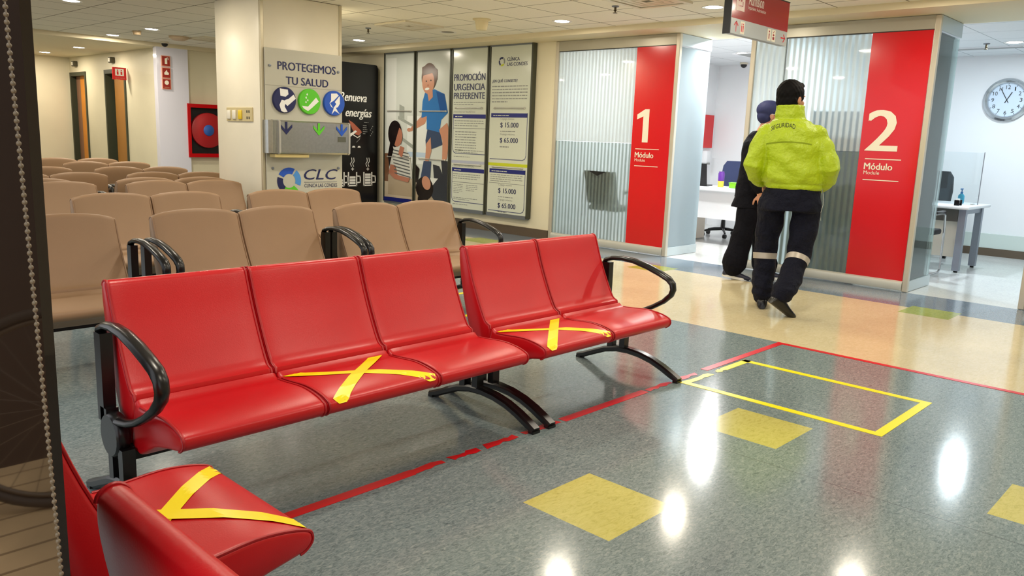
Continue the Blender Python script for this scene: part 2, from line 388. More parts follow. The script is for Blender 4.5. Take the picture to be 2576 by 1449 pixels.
strip(mb, 4.03, 5.03, 2.225, 2.27); strip(mb, 4.988, 5.03, -2.9, 2.225)
tag(mb.build('floor_tape', red_tape), 'worn red tape line on the floor before the red benches', 'tape')
mb = MB()
strip(mb, 3.70, 4.43, 1.14, 1.185); strip(mb, 4.385, 4.43, 1.185, 2.21) if False else None
strip(mb, 3.70, 3.745, 1.185, 2.20); strip(mb, 4.385, 4.43, 1.185, 2.20)
ragged(mb, 3.70, 3.98, 2.155, 2.205, 21); ragged(mb, 4.05, 4.14, 2.155, 2.203, 22); strip(mb, 4.13, 4.43, 2.157, 2.202)
tag(mb.build('floor_tape', yellow_tape), 'yellow tape rectangle marked on the grey floor beside the red tape corner', 'tape')
mb = MB(); strip(mb, 3.66, 4.5, 4.10, 4.145); strip(mb, 3.66, 4.5, 4.74, 4.785); strip(mb, 3.66, 3.705, 4.145, 4.74); strip(mb, 4.455, 4.5, 4.145, 4.74)
tag(mb.build('floor_tape', yellow_tape), 'yellow floor tape under the tan bench, glimpsed between the red benches', 'tape')

# ------------------------------------------------------------------ ceiling lights and fittings
ring_m = mat('light_trim', (232, 230, 224), 0.4)
def light(x, y, z, label, group, power, col, lens=lamp_m, r=0.085, on=True):
    t = thing('ceiling_light', label, 'ceiling light', (x, y, z), 0, group)
    mb = MB(); mb.lathe((0, 0, 0), [(r, -0.002), (r+.022, -0.006), (r+.026, 0.0), (r+.026, 0.004), (r, 0.004)], 28); mb.build('trim_ring', ring_m, t, smooth=40)
    mb = MB(); mb.lathe((0, 0, 0), [(0.001, -0.004), (r*.9, -0.0035), (r, 0.0), (r, .003), (0.001, .003)], 28)
    mb.build('lens', lens if on else mat('unlit_lens', (120, 112, 92), 0.4), t, smooth=40)
    if on:
        L = bpy.data.lights.new('lamp', 'AREA'); L.shape = 'DISK'; L.size = 2*r; L.energy = power; L.color = col
        lo = bpy.data.objects.new('lamp', L); COL.objects.link(lo); lo.parent = t; lo.location = (0, 0, -0.009)
    return t
HALL = [
 (6.9, 5.9, 'lit ceiling light before the poster wall, next to the frosted cup lamp'),
 (6.9, 9.6, 'lit round ceiling light beside the column, before the tall black vending machine'),
 (6.9, 4.06, 'lit round ceiling light just past the hanging red sign'),
 (5.05, 5.9, 'round ceiling light cut by the top edge above the poster wall'),
 (4.75, 11.3, 'brightest of the small ceiling lights over the tan rows, beside the round speaker'),
 (4.75, 12.65, 'lit ceiling light at the far end of the tan rows, before the lowered ceiling'),
]
for x, y, l in HALL: light(x, y, CEIL, l, 'round ceiling lights in the hall', HALL_W*(1.9 if y > 10 else 1.0), WARM)
light(6.9, 7.75, CEIL, 'unlit round ceiling light between the air diffuser and the poster wall', 'round ceiling lights in the hall', 0, WARM, on=False)
for x, y in ((6.9, 2.22), (6.9, .37), (5.05, 4.06), (5.05, 2.22), (5.05, .37), (5.05, 7.75), (5.05, 9.6), (3.2, .37), (3.2, 2.22), (3.2, 4.06), (3.2, 5.9), (3.2, 7.75), (3.2, 9.6), (1.35, .6), (1.35, 2.6), (1.35, 5.9), (1.35, 9.6), (2.4, 11.4), (2.4, 12.65)):  # unseen lamps continuing the grid; last two added to brighten the far wall
    light(x, y, CEIL, 'round ceiling light of the hall or added to it, out of the picture above', 'round ceiling lights in the hall', HALL_W, WARM)
light(4.94, 14.6, SOFFIT, 'lit ceiling light in the lowered ceiling before the far doors', 'round ceiling lights in the hall', HALL_W*1.2, WARM)
light(4.94, 16.3, SOFFIT, 'lit ceiling light at the far corner, partly behind the dark window post', 'round ceiling lights in the hall', HALL_W*1.2, WARM)
light(6.35, 15.6, SOFFIT, 'unseen ceiling light added in the passage behind the open far doors', 'round ceiling lights in the hall', HALL_W*1.2, WARM)  # unseen lamp put in to brighten the orange door
struct('ceiling_passage', MB().bb(5.72, 7.1, 13.2, 17.2, SOFFIT, 2.6), soffit_m)
OFF = [(8.7, 4.8, 'bright cool ceiling light inside the doorway of office 1'), (10.6, 2.4, 'bright cool ceiling light over the desk of office 2'),
       (10.4, 5.6, 'cool ceiling light inside office 1, behind the frosted glass'), (9.0, 3.3, 'cool ceiling light inside office 2, seen through the striped glass'), (9.2, 0.9, 'cool ceiling light of office 2, out of the picture'), (8.95, 6.2, 'added cool light brightening the frosted glass of office 1 from close behind')]  # last lamp is added to make the frosted glass brighter
for x, y, l in OFF: light(x, y, CEIL, l, 'cool ceiling lights in the offices', OFFICE_W*(.6 if x == 8.95 else .95 if x == 9.0 else 1.15 if y > 4.5 else .5), COOL if y < 4.5 else (.97, .97, .97), lamp_c)

off_w = mat('off_white_plastic', (222, 214, 190), 0.4); dk_slot = mat('dark_slot', (70, 62, 46), 0.7)
def diffuser(x, y, s, label):
    t = thing('air_diffuser', label, 'air diffuser', (x, y, CEIL), 0, 'square air diffusers')
    mb = MB()
    for a in (s, s*.78, s*.56, s*.34):
        h = -.022 if a == s else -.016; w = s*.09
        for sx, sy, lx, ly in ((0, 1, a, w), (0, -1, a, w), (1, 0, w, a-2*w), (-1, 0, w, a-2*w)):
            mb.box((sx*(a-w)/2, sy*(a-w)/2, h/2), (lx, ly, abs(h)))
    mb.build('louvre', off_w, t); mb = MB(); mb.box((0, 0, -.002), (s*.98, s*.98, .004)); mb.build('slot_backing', dk_slot, t)
diffuser(6.25, 7.7, 0.58, 'square air diffuser in the ceiling above the poster wall')
diffuser(6.26, 4.36, 0.58, 'square air diffuser in the ceiling above office 1, cut by the top edge')
diffuser(5.75, 11.6, 0.5, 'square air diffuser in the ceiling close behind the column')
mb = MB(); mb.lathe((6.35, 6.58, CEIL), [(0.01, -.115), (.055, -.115), (.062, -.10), (.075, -.02), (.10, -.012), (.10, 0), (.01, 0)], 28)
tag(mb.build('cup_lamp', mat('amber_cup', (226, 212, 168), 0.35), smooth=40), 'small frosted cup lamp on the ceiling before the poster wall', 'lamp')
def sprinkler(x, y, z, label):
    t = thing('fire_sprinkler', label, 'sprinkler', (x, y, z), 0, 'fire sprinklers')
    mb = MB(); mb.lathe((0, 0, 0), [(.035, 0), (.033, -.01), (.012, -.014)], 20); mb.build('escutcheon', alu_dark, t, smooth=40)
    mb = MB(); mb.lathe((0, 0, 0), [(.011, -.008), (.011, -.04), (.016, -.045), (.006, -.05), (.006, -.06), (.022, -.062), (.022, -.066)], 16); mb.build('head', mat('bronze', (96, 84, 62), 0.4, 0.7), t, smooth=40)
sprinkler(6.16, 8.38, CEIL, 'small fire sprinkler in the ceiling beside the column')
sprinkler(6.39, 4.81, CEIL, 'fire sprinkler in the ceiling above the frosted glass of office 1')
sprinkler(9.6, 4.95, CEIL, 'fire sprinkler on the white ceiling of office 1')
sprinkler(10.6, 2.68, CEIL, 'fire sprinkler on the office 2 ceiling, above the clock')
def dome(x, y, z, label):
    t = thing('dome_camera', label, 'security camera', (x, y, z), 0, 'dome cameras')
    mb = MB(); mb.lathe((0, 0, 0), [(.06, 0), (.062, -.02), (.05, -.028)], 24); mb.build('base', off_w, t, smooth=40)
    mb = MB(); mb.lathe((0, 0, 0), [(.048, -.024), (.047, -.045), (.036, -.066), (.016, -.078), (.001, -.08)], 24); mb.build('dome', black, t, smooth=60)
dome(5.55, 12.75, CEIL, 'black dome camera on the ceiling above the fire safety signs')
dome(11.55, 6.2, CEIL, 'black dome camera in the corner of office 1')
mb = MB(); mb.lathe((5.35, 11.81, CEIL), [(.001, -.06), (.07, -.058), (.13, -.03), (.14, 0), (.001, 0)], 24)
tag(mb.build('smoke_detector', mat('beige_detector', (196, 172, 140), 0.5), smooth=40), 'round beige smoke detector on the ceiling behind the column', 'smoke detector')
mb = MB(); mb.lathe((4.73, 11.74, CEIL), [(.001, -.05), (.05, -.05), (.06, 0), (.001, 0)], 20)
tag(mb.build('ceiling_sensor', mat('beige_detector'if 0 else 'tan_sensor', (188, 164, 128), 0.5), smooth=40), 'small tan motion sensor on the ceiling over the tan rows', 'sensor')
t = thing('air_vent', 'long slot air vent in the office 2 ceiling above the clock', 'air vent', (11.0, 2.75, CEIL))
mb = MB(); mb.box((0, 0, -.006), (.16, .8, .012)); mb.build('vent_frame', white_paint, t); mb = MB(); mb.box((0, 0, -.013), (.11, .72, .004)); mb.build('vent_slot', grey_print, t)
t = thing('air_vent', 'square air vent in the office 1 ceiling seen through its doorway', 'air vent', (10.6, 5.5, CEIL))
mb = MB(); mb.box((0, 0, -.006), (.5, .5, .012)); mb.build('vent_frame', white_paint, t); mb = MB(); mb.box((0, 0, -.013), (.4, .4, .004)); mb.build('vent_slot', grey_print, t)

# ================================================================== BENCHES
# profile in local (y, z): y = 0 at the top of the back, front is -y
BACK = [(-.195, .386), (-.160, .42), (-.115, .50), (-.060, .62), (-.022, .725), (-.012, .748), (.004, .757), (.022, .752), (.032, .735), (.031, .68), (.012, .57), (-.030, .42), (-.075, .305), (-.118, .235), (-.165, .228)]
SEAT = [(-.198, .385), (-.165, .226), (-.205, .214), (-.24, .216), (-.34, .268), (-.43, .292), (-.50, .306), (-.525, .313), (-.543, .330), (-.545, .348), (-.532, .364), (-.48, .379), (-.40, .387), (-.30, .380), (-.235, .377)]
def smooth_profile(P, k=3):
    n = len(P); out = []
    for i in range(n):
        p0, p1, p2, p3 = (Vector(P[(i+j) % n]) for j in (-1, 0, 1, 2))
        for s in range(k):
            t = s/k; out.append(tuple(.5*((2*p1)+(p2-p0)*t+(2*p0-5*p1+4*p2-p3)*t*t+(3*p1-p0-3*p2+p3)*t**3)))
    return out
BACK = smooth_profile(BACK); SEAT = smooth_profile(SEAT)
def inset(prof, d):
    n = len(prof); area = sum(prof[i][0]*prof[(i+1) % n][1]-prof[(i+1) % n][0]*prof[i][1] for i in range(n)); sg = 1 if area > 0 else -1; out = []
    for i in range(n):
        a, b, c = Vector(prof[i-1]), Vector(prof[i]), Vector(prof[(i+1) % n]); t = (c-a)
        if t.length < 1e-9: out.append(tuple(b)); continue
        t.normalize(); nrm = Vector((-t.y, t.x))*sg; out.append(tuple(b+nrm*d))
    return out
def arch_dz(x, w, z, arch):
    k = max(0.0, (z-.45)/.305)
    t = 2*x/w-1
    return arch*k*k*(1-t*t) - arch*0.9*k*k*max(0, abs(t)-.9)*6
def shell(prof, w, arch):
    mb = MB(); rings = []
    st = [(0, .012), (.003, .005), (.009, .0015), (.018, 0)] + [(.018+(w-.036)*i/8, 0) for i in range(1, 8)] + [(w-.018, 0), (w-.009, .0015), (w-.003, .005), (w, .012)]
    for x, d in st: rings.append([(x, y, z+arch_dz(x, w, z, arch)) for y, z in inset(prof, d)])
    return mb.loft(rings)
def front_z(prof_pts, y):
    for (a, za), (b, zb) in zip(prof_pts, prof_pts[1:]):
        if min(a, b) <= y <= max(a, b) and abs(b-a) > 1e-6: return za+(zb-za)*(y-a)/(b-a)
    return prof_pts[-1][1]
TOPLINE = [(-.19, .383), (-.235, .377), (-.30, .380), (-.40, .387), (-.48, .379), (-.532, .364), (-.545, .348)]
def seat_tape(x0, w, a, b, width=.045, up=.0025):
    """strip on the seat from a to b, (fraction across, local y)"""
    mb = MB(); n = 26; K = 5; rows = []
    ax, bx = x0+a[0]*w, x0+b[0]*w; dx, dy = bx-ax, b[1]-a[1]; ln = math.hypot(dx, dy); px, py = -dy/ln*width/2, dx/ln*width/2
    for i in range(n+1):
        t = i/n; x, y = ax+dx*t, a[1]+dy*t; row = []
        for k in range(K):
            s = 1-2*k/(K-1); xx, yy = min(max(x+px*s, x0+.010), x0+w-.010), min(max(y+py*s, -.5475), -.192)
            row.append(mb.v((xx, yy-(.0015 if yy < -.53 else 0), front_z(TOPLINE, max(yy, -.545))+up)))
        rows.append(row)
    for A, B in zip(rows, rows[1:]):
        for k in range(K-1): mb.face([A[k], A[k+1], B[k+1], B[k]])
    return mb
def arm_mesh():
    mb = MB()
    loop = [(0, -.045, .40), (0, -.035, .50), (0, -.032, .575), (0, -.05, .612), (0, -.10, .628), (0, -.17, .634), (0, -.25, .628), (0, -.34, .608), (0, -.42, .582), (0, -.475, .56), (0, -.502, .535), (0, -.508, .505), (0, -.497, .475), (0, -.455, .435), (0, -.39, .395), (0, -.32, .36), (0, -.25, .335), (0, -.17, .32), (0, -.12, .31)]
    rr = [.016]*3 + [.017, .019, .021, .022, .023, .023, .023, .022, .021, .02, .019, .018, .018, .018, .019, .02]
    mb.tube(loop, rr, 12, sect=(1.25, .75), up=(1, 0, 0)) if False else mb.tube(loop, [(r*.72, r*1.12) for r in rr], 12, up=(1, 0, 0))
    mb.box((0, -.065, .45), (.04, .052, .30)); mb.box((0, -.085, .30), (.04, .05, .10))
    mb.lathe((0, -.125, .265), [(.02, -.022), (.068, -.022), (.076, -.014), (.076, .014), (.068, .022), (.02, .022)], 24, 'X')
    return mb
def leg_mesh():
    mb = MB(); pts = [(0, -.575, .014), (0, -.53, .034), (0, -.47, .062), (0, -.40, .088), (0, -.32, .106), (0, -.24, .113), (0, -.16, .109), (0, -.08, .091), (0, 0, .058), (0, .07, .028), (0, .12, .014)]
    rings = []
    for i, p in enumerate(pts):
        a = Vector(pts[max(i-1, 0)]); b = Vector(pts[min(i+1, len(pts)-1)]); t = (b-a).normalized(); n = Vector((0, -t.z, t.y)); w, h = .025, (.017 if 0 < i < len(pts)-1 else .013)
        c = Vector(p); rings.append([c+Vector((sx*w, 0, 0))+n*sz*h for sx, sz in ((-.7, -1), (.7, -1), (1, -.5), (1, .5), (.7, 1), (-.7, 1), (-1, .5), (-1, -.5))])
    mb.loft(rings)
    mb.box((0, -.20, .17), (.042, .036, .13)); mb.box((0, -.115, .17), (.042, .036, .13))
    mb.box((0, -.565, .006), (.046, .03, .012)); mb.box((0, .11, .006), (.046, .03, .012))
    return mb
def make_bench(label, loc, rz, seats, w, vinyl, pipe, arch, arms, legs, beam, tapes=(), group=None, tape_m=None):
    t = thing('waiting_bench', label, 'bench', loc, rz, group)
    for x0 in seats:
        for nm, prof in (('backrest', BACK), ('seat', SEAT)):
            o = shell(prof, w, arch if nm == 'backrest' else 0).build(nm, vinyl, t, smooth=50); o.location = (x0, 0, 0)
            q = inset(prof, .001)
            idx = range(0, 25) if nm == 'backrest' else range(19, 43)
            for xx in (.006, w-.006):
                mb = MB(); mb.tube([(xx, q[i][0], q[i][1]+arch_dz(xx, w, q[i][1], arch if nm == 'backrest' else 0)) for i in idx], .0042, 6, up=(1, 0, 0))
                mb.build('piping', pipe, o, smooth=60)
    for x in arms: o = arm_mesh().build('armrest', black, t, smooth=45); o.location = (x, 0, 0)
    for x in legs: o = leg_mesh().build('leg', black, t, smooth=40); o.location = (x, 0, 0)
    mb = MB(); mb.bb(beam[0], beam[1], -.19, -.125, .185, .235, .004); mb.build('beam', black_matt, t)
    for x0, a, b, u in tapes:
        seat_tape(x0, w, a, b, up=u).build('seat_tape', tape_m or yellow_tape, t, label=('yellow tape strip across the seat' if tape_m is None else 'red tape strip across the seat'))
    return t
XT = lambda x0: ((x0, (.03, -.205), (.95, -.545), .0022), (x0, (.92, -.20), (.08, -.5475), .0036))
make_bench('red three-seat bench with a yellow cross taped on its middle seat', (.975, 2.78, 0), 0, (0, .51, 1.02), .505, red_vinyl, red_pipe, 0.0, (-.035,), (-.03, 1.555), (-.04, 1.57), XT(.51), 'red benches')
make_bench('red two-seat bench beside the walkway, yellow cross taped on one seat', (2.605, 2.78, 0), 0, (0, .51), .505, red_vinyl, red_pipe, 0.0, (1.07,), (.03, 1.085), (.01, 1.09), XT(0), 'red benches')
make_bench('red bench seen from behind in the bottom corner, one seat crossed with yellow tape', (.41, .66, 0), math.pi/2, (0, .84), .505, red_vinyl, red_pipe, 0.0, (), (.25, 1.1), (.02, 1.33), ((.84, (.93, -.545), (.30, -.20), .0022), (.84, (.06, -.545), (.72, -.20), .0036)), 'red benches')
# tan benches
tb = make_bench('tan two-seat bench directly behind the red three-seat bench, paired armrests at both ends', (1.93, 4.72, 0), 0, (0, .545), .54, tan_vinyl, tan_pipe, .028, (-.06, 1.145), (-.055, 1.14), (-.06, 1.145), (), 'tan benches')
def tan(xr, y, label, flip=False, first=None):
    o = copy_tree(tb); o.location = ((xr if not flip else xr), y, 0); o.rotation_euler = (0, 0, math.pi if flip else 0); o['label'] = label
    if not flip: o.location.x = xr-1.085
    return o
tan(1.735, 4.72, 'tan bench behind the red three-seat bench, at the dark window post, its seat showing')
c = tan(4.275, 4.72, 'tan two-seat bench behind the gap between the red benches, armrest towards the posters')
seat_tape(.545, .54, (.95, -.20), (.55, -.545), up=.003).build('seat_tape', red_tape, c, label='red tape strip across the seat')
tan(3.02, 6.05, 'tan bench in the second tan row, on the side of the dark window post')
tan(4.35, 6.05, 'tan bench in the second tan row, standing before the column')
tan(2.56, 7.35, 'tan bench in the third tan row, cut by the dark window post')
tan(3.885, 7.34, 'tan bench in the third tan row, its end seat overlapping the column')
tan(3.97, 7.80, 'tan bench turned away, behind the third tan row next to the column', True)
tan(2.52, 7.80, 'tan bench turned away, behind the third tan row at the dark post', True)
tan(3.14, 8.70, 'tan bench of the fifth tan row, at the dark window post', True)
tan(4.42, 8.72, 'tan bench of the fifth tan row, reaching behind the column', True)
tan(3.18, 9.85, 'tan bench of the sixth tan row, only a corner past the dark window post', True)
tan(4.50, 9.85, 'tan bench of the sixth tan row, before the fire hose cabinet', True)
tan(4.58, 11.15, 'tan bench of the seventh tan row, before the open doors', True)
tan(4.57, 12.25, 'tan bench of the last tan row, below the far door', True)

# ================================================================== SIGN BOARD, DISPENSER AND PLATE ON THE COLUMN
F = Frame((4.05, 7.2, 0), (1, 0, 0))
t = thing('sign_board', 'frosted acrylic sign board on the column reading PROTEGEMOS TU SALUD', 'sign', (4.5, 7.2, 0))
mb = MB(); mb.bb(4.07, 4.945, 7.172, 7.186, .42, 2.04, .003); mb.build('board', frost_board, t, world=True)
mb = MB(); mb.bb(4.07, 4.945, 7.1705, 7.1722, 1.690, 1.696); mb.build('groove', mat('board_groove', (168, 166, 150), 0.4), t, world=True)
for u, z in ((.07, 1.875), (.845, 1.875), (.085, .90), (.845, .90)):
    MB().lathe((4.05+u, 7.172, z), [(.001, .015), (.010, .014), (.013, 0), (.013, -.01), (.001, -.012)], 14, 'Y').build('standoff', alu_dark, t, world=True, smooth=40)
mb = MB(); D = .0305
ftext(mb, F, 'PROTEGEMOS', .155, 1.845, .66, .078, navy_print, D, .03)
ftext(mb, F, 'TU SALUD', .245, 1.712, .48, .074, navy_print, D, .03)
mb.build('lettering', None, t, world=True, label='navy lettering PROTEGEMOS TU SALUD')
def disc(u, colour, nm, shapes, label):
    d = bpy.data.objects.new('pictogram_disc', None); COL.objects.link(d); d.parent = t; d['label'] = label
    MB().lathe((4.05+u, 7.155, 1.56), [(.001, -.012), (.120, -.012), (.125, -.006), (.125, .016), (.001, .016)], 40, 'Y').build('disc', colour, d, world=False, smooth=40).location = -Vector(t.location)
    mb = MB()
    for k, (pts, m) in enumerate(shapes): fpoly(mb, F, [(u+a*.125, 1.56+b*.125) for a, b in pts], m, .058+k*.0004)
    o = mb.build('pictogram', None, d); o.location = -Vector(t.location)
wp = white_print
disc(.215, navy_print, 'a', [([(-.45, .85), (.25, .8), (.3, .45), (.05, .25), (-.4, .3)], wp), ([(.75, .45), (.95, .15), (.2, -.45), (-.05, -.25), (.0, .0), (.3, .1)], wp), ([(-.3, .0), (.05, -.05), (-.05, -.5), (.2, -.9), (-.1, -.95), (-.35, -.85), (-.5, -.4)], wp)], 'navy disc with white cleaning hands')
disc(.495, green_print, 'b', [([(.55, .35), (.8, .05), (.2, -.45), (-.2, -.75), (-.6, -.55), (-.75, -.35), (-.2, -.4), (.05, -.15)], wp)] + [([(-.25+a, .65-b), (-.2+a, .5-b), (-.28+a, .45-b), (-.34+a, .55-b)], wp) for a, b in ((0, 0), (-.1, .25), (.05, .45), (-.12, .6))], 'green disc with a white hand under drops')
disc(.785, blue_print, 'c', [([(-.35, .75), (.2, .8), (.5, .55), (.5, .0), (.3, -.3), (.1, -.35), (.3, -.65), (.5, -.85), (.0, -.6), (-.3, -.9), (-.1, -.4), (-.35, -.3), (-.5, .0), (-.35, .2)], wp), ([(-.45, -.0), (-.1, .2), (.15, -.05), (-.15, -.4)], blue_print), ([(-.1, .2), (.45, .7), (.5, .65), (.0, .1)], blue_print)], 'blue disc with a white masked face')
mb = MB()
def sector(cx, cz, r0, r1, a0, a1, m, k):
    pts = [(cx+r1*math.cos(math.radians(a0+(a1-a0)*i/8)), cz+r1*.98*math.sin(math.radians(a0+(a1-a0)*i/8))) for i in range(9)]
    pts += [(cx+r0*math.cos(math.radians(a1+(a0-a1)*i/8)), cz+r0*math.sin(math.radians(a1+(a0-a1)*i/8))) for i in range(9)]
    fpoly(mb, F, pts, m, D+.0003*k)
LX, LZ = .265, .775
sector(LX, LZ, .07, .135, 62, 150, blue_print, 0); sector(LX, LZ, .07, .135, -22, 52, sky_print, 0)
sector(LX, LZ, .07, .135, 222, 318, green_print, 0); sector(LX, LZ, .07, .135, 162, 236, navy_print, 1)
ftext(mb, F, 'CLC', .435, .785, .40, .105, navy_print, D, .012, .25)
frect(mb, F, .435, .758, .83, .761, navy_print, D)
ftext(mb, F, 'CLINICA LAS CONDES', .438, .708, .392, .036, navy_print, D)
mb.build('logo', None, t, world=True, label='ring logo with the letters CLC')

t = thing('hand_dispenser', 'brushed steel hygiene dispenser with three arrows on the column sign board', 'dispenser', (4.5, 7.1, 1.05))
mb = MB(); prof = [(7.1695, 1.045), (7.1695, 1.365), (7.05, 1.365), (7.03, 1.35), (7.028, 1.20), (7.03, 1.06), (7.05, 1.045)]
mb.loft([[(x, y, z) for y, z in prof] for x in (4.135, 4.93)]); mb.build('body', steel, t, world=True, smooth=30)
mb = MB()
for x0, x1, e in ((4.925, 4.945, .004), (4.125, 4.145, .005)): mb.loft([[(x, y-e if y < 7.1 else y, z+(e if z > 1.2 else -e)) for y, z in prof] for x in (x0, x1)])
mb.build('edge_trim', alu, t, world=True, smooth=30)
mb = MB(); pts = [(4.125, 7.1695), (4.055, 7.1695), (4.025, 7.15), (4.018, 7.10), (4.03, 7.06), (4.07, 7.045), (4.125, 7.045)]
mb.loft([[(x, y, z) for x, y in pts] for z in (1.05, 1.362)])
for i in range(3): mb.bb(4.075+i*.016, 4.08+i*.016, 7.040, 7.05, 1.055, 1.358)
mb.build('side_tank', steel, t, world=True, smooth=40)
mb = MB(); mb.bb(4.10, 4.48, 7.06, 7.1695, 1.008, 1.042, .008); mb.build('outlet_tray', mat('cream_plastic', (226, 206, 140), 0.4), t, world=True)
for u, m in ((.155, navy_print), (.52, green_print), (.79, blue_print)):
    mb = MB(); dd = .1745; z = 1.345
    z += .006; frect(mb, F, u-.012, z-.09, u+.012, z, m, dd)
    fpoly(mb, F, [(u, z-.122), (u+.064, z-.052), (u+.064, z-.022), (u+.0, z-.088), (u-.064, z-.022), (u-.064, z-.052)], m, dd+.0004)
    mb.build('arrow', None, t, world=True, label={navy_print: 'navy', green_print: 'green', blue_print: 'blue'}[m]+' downward arrow')
mb = MB(); frect(mb, F, .745, 1.172, .84, 1.222, mat('slot_grey', (84, 86, 72), 0.5), .1747); mb.build('slot', None, t, world=True)

t = thing('switch_plate', 'cream switch plate with one yellow switch on the cream side of the column', 'switch', (4.05, 7.63, 1.35))
mb = MB(); mb.bb(4.038, 4.05, 7.37, 7.89, 1.342, 1.478, .003); mb.build('plate', mat('plate_beige', (206, 190, 142), 0.45), t, world=True)
for y, m in ((7.83, ivory), (7.72, ivory), (7.60, mat('yellow_switch', (236, 204, 40), 0.35))):
    mb = MB(); mb.bb(4.024, 4.04, y-.035, y+.035, 1.362, 1.452, .012); mb.build('switch', m, t, world=True, smooth=40, label='yellow switch' if m is not ivory else None)
for z in (1.377, 1.437):
    mb = MB()
    for y in (7.47, 7.43): mb.bb(4.036, 4.039, y-.008, y+.008, z-.012, z+.012)
    mb.build('outlet', black_matt, t, world=True)

# ================================================================== VENDING MACHINE
F = Frame((7.0, 10.3, 0), (1, 0, 0))
t = thing('vending_machine', 'tall black coffee vending machine reading Renueva energias, behind the column', 'vending machine', (7.37, 10.65, 0))
mb = MB(); mb.bb(6.98, 7.765, 10.32, 11.05, .02, 2.30, .012); mb.build('cabinet', black, t, world=True, smooth=30)
mb = MB(); pts = [(6.985, .04), (7.76, .04), (7.76, 2.25), (7.745, 2.285), (7.71, 2.30), (6.985, 2.30)]; mb.loft([[(x, y, z) for x, z in pts] for y in (10.32, 10.302)]); mb.build('door', black, t, world=True)
mb = MB()
for x in (7.03, 7.7):
    for y in (10.4, 10.95): mb.bb(x-.03, x+.03, y-.03, y+.03, 0, .03)
mb.build('feet', black_matt, t, world=True)
mb = MB(); D = .0004
ftext(mb, F, 'Renueva', .06, 1.735, .485, .125, white_print, D, .03, .3)
ftext(mb, F, 'energías', .165, 1.47, .475, .16, white_print, D, .03, .3)
flines(mb, F, .50, 1.425, .68, 1.445, 1, grey_print, D, 1); flines(mb, F, .48, 1.25, .56, 1.40, 5, grey_print, D, 2)
for r in range(6): frect(mb, F, .615+.02*(r % 3), 1.23+r*.028, .63+.02*(r % 3), 1.245+r*.028, grey_print, D)
mb.build('lettering', None, t, world=True)
mb = MB(); sk = mat('print_skin', (176, 98, 76), 0.5)
fpoly(mb, F, [(.22, 1.46), (.30, 1.42), (.44, 1.31), (.46, 1.28), (.40, 1.23), (.34, 1.25), (.28, 1.33)], sk, .0004)
fpoly(mb, F, [(.22, 1.24), (.34, 1.31), (.37, 1.29), (.25, 1.21)], white_print, .0008)
fline(mb, F, [(.30, 1.24), (.38, 1.20), (.43, 1.23)], .014, white_print, .0010); fline(mb, F, [(.43, 1.28), (.42, 1.18), (.36, 1.13)], .008, grey_print, .0006)
for u in (.22, .31, .41): fpoly(mb, F, [(u-.03, 1.05), (u+.03, 1.05), (u+.018, 1.075), (u-.018, 1.075)], white_print, .0004)
mb.build('picture', None, t, world=True)
def mug(u0, fill, z0=.475):
    mb = MB(); d = .0004
    fline(mb, F, [(u0, z0+.20), (u0, z0), (u0+.15, z0), (u0+.15, z0+.20)], .022, white_print, d)
    fline(mb, F, [(u0+.16, z0+.145), (u0+.215, z0+.14), (u0+.22, z0+.05), (u0+.16, z0+.045)], .020, white_print, d)
    for k in range(fill): frect(mb, F, u0+.022, z0+.022+k*.042, u0+.128, z0+.056+k*.042, white_print, d)
    frect(mb, F, u0+.05, z0+.245, u0+.10, z0+.257, white_print, d); frect(mb, F, u0+.069, z0+.226, u0+.081, z0+.276, white_print, d+.0002)
    for s in (.035, .075): fline(mb, F, [(u0+s+.02, z0+.29), (u0+s, z0+.33), (u0+s+.03, z0+.37), (u0+s+.02, z0+.42)], .012, white_print, d)
    mb.build('mug_print', None, t, world=True)
mug(-.02+.005, 2); mug(.215, 3); mug(.50, 4)

# ================================================================== POSTER PANELS
F = Frame((7.80, 10.18, 0), (0, -1, 0))
frame_dk = mat('dark_poster_frame', (72, 74, 62), 0.4, 0.3); paper = mat('poster_paper', (212, 218, 204), 0.16); navy_bar = mat('navy_bar', (34, 42, 120), 0.3); ink = mat('grey_ink', (136, 140, 138), 0.5)
def panel(u0, u1, label, z0=.27, z1=2.46):
    t = thing('poster_panel', label, 'poster', (7.80, 10.18-(u0+u1)/2, z0), 0, 'tall wall posters')
    y0, y1 = 10.18-u1, 10.18-u0
    mb = MB(); mb.bb(7.803, 7.868, y0, y1, z0, z1); mb.build('backing', paper, t, world=True)
    mb = MB(); mb.bb(7.795, 7.868, y0-.03, y0-.004, z0-.03, z1+.03); mb.bb(7.795, 7.868, y1+.004, y1+.03, z0-.03, z1+.03); mb.build('side_rail', frame_dk, t, world=True)
    mb = MB(); mb.bb(7.792, 7.868, y0, y1, z1, z1+.045); mb.build('top_rail', alu_dark, t, world=True)
    mb = MB(); mb.bb(7.792, 7.868, y0, y1, z0-.05, z0); mb.build('bottom_rail', alu_dark, t, world=True)
    return t
def rods(t, u0, u1, zs):
    for z in zs:
        mb = MB(); mb.tube([F.p(u0, z, .006), F.p(u1, z, .006)], .009, 8); mb.ell(F.p(u0, z, .006), (.014, .02, .014), 8, 6); mb.ell(F.p(u1, z, .006), (.014, .02, .014), 8, 6); mb.build('clamp_rod', alu, t, world=True, smooth=50)
C = {k: mat('print_'+k, v, 0.16) for k, v in dict(wall=(206, 212, 206), wallw=(226, 230, 226), floor=(196, 180, 156), rug=(176, 158, 132), face=(196, 142, 116), face2=(178, 116, 92), hair=(28, 20, 20), brown=(86, 60, 44), shirt=(52, 116, 182), shirt2=(36, 84, 150), dark=(52, 56, 64), stripe=(208, 208, 200), stripe2=(96, 98, 98), shelf=(160, 166, 158), jeans=(58, 74, 104), bluebar=(30, 36, 110), window=(186, 206, 226), wood=(120, 84, 60)).items()}
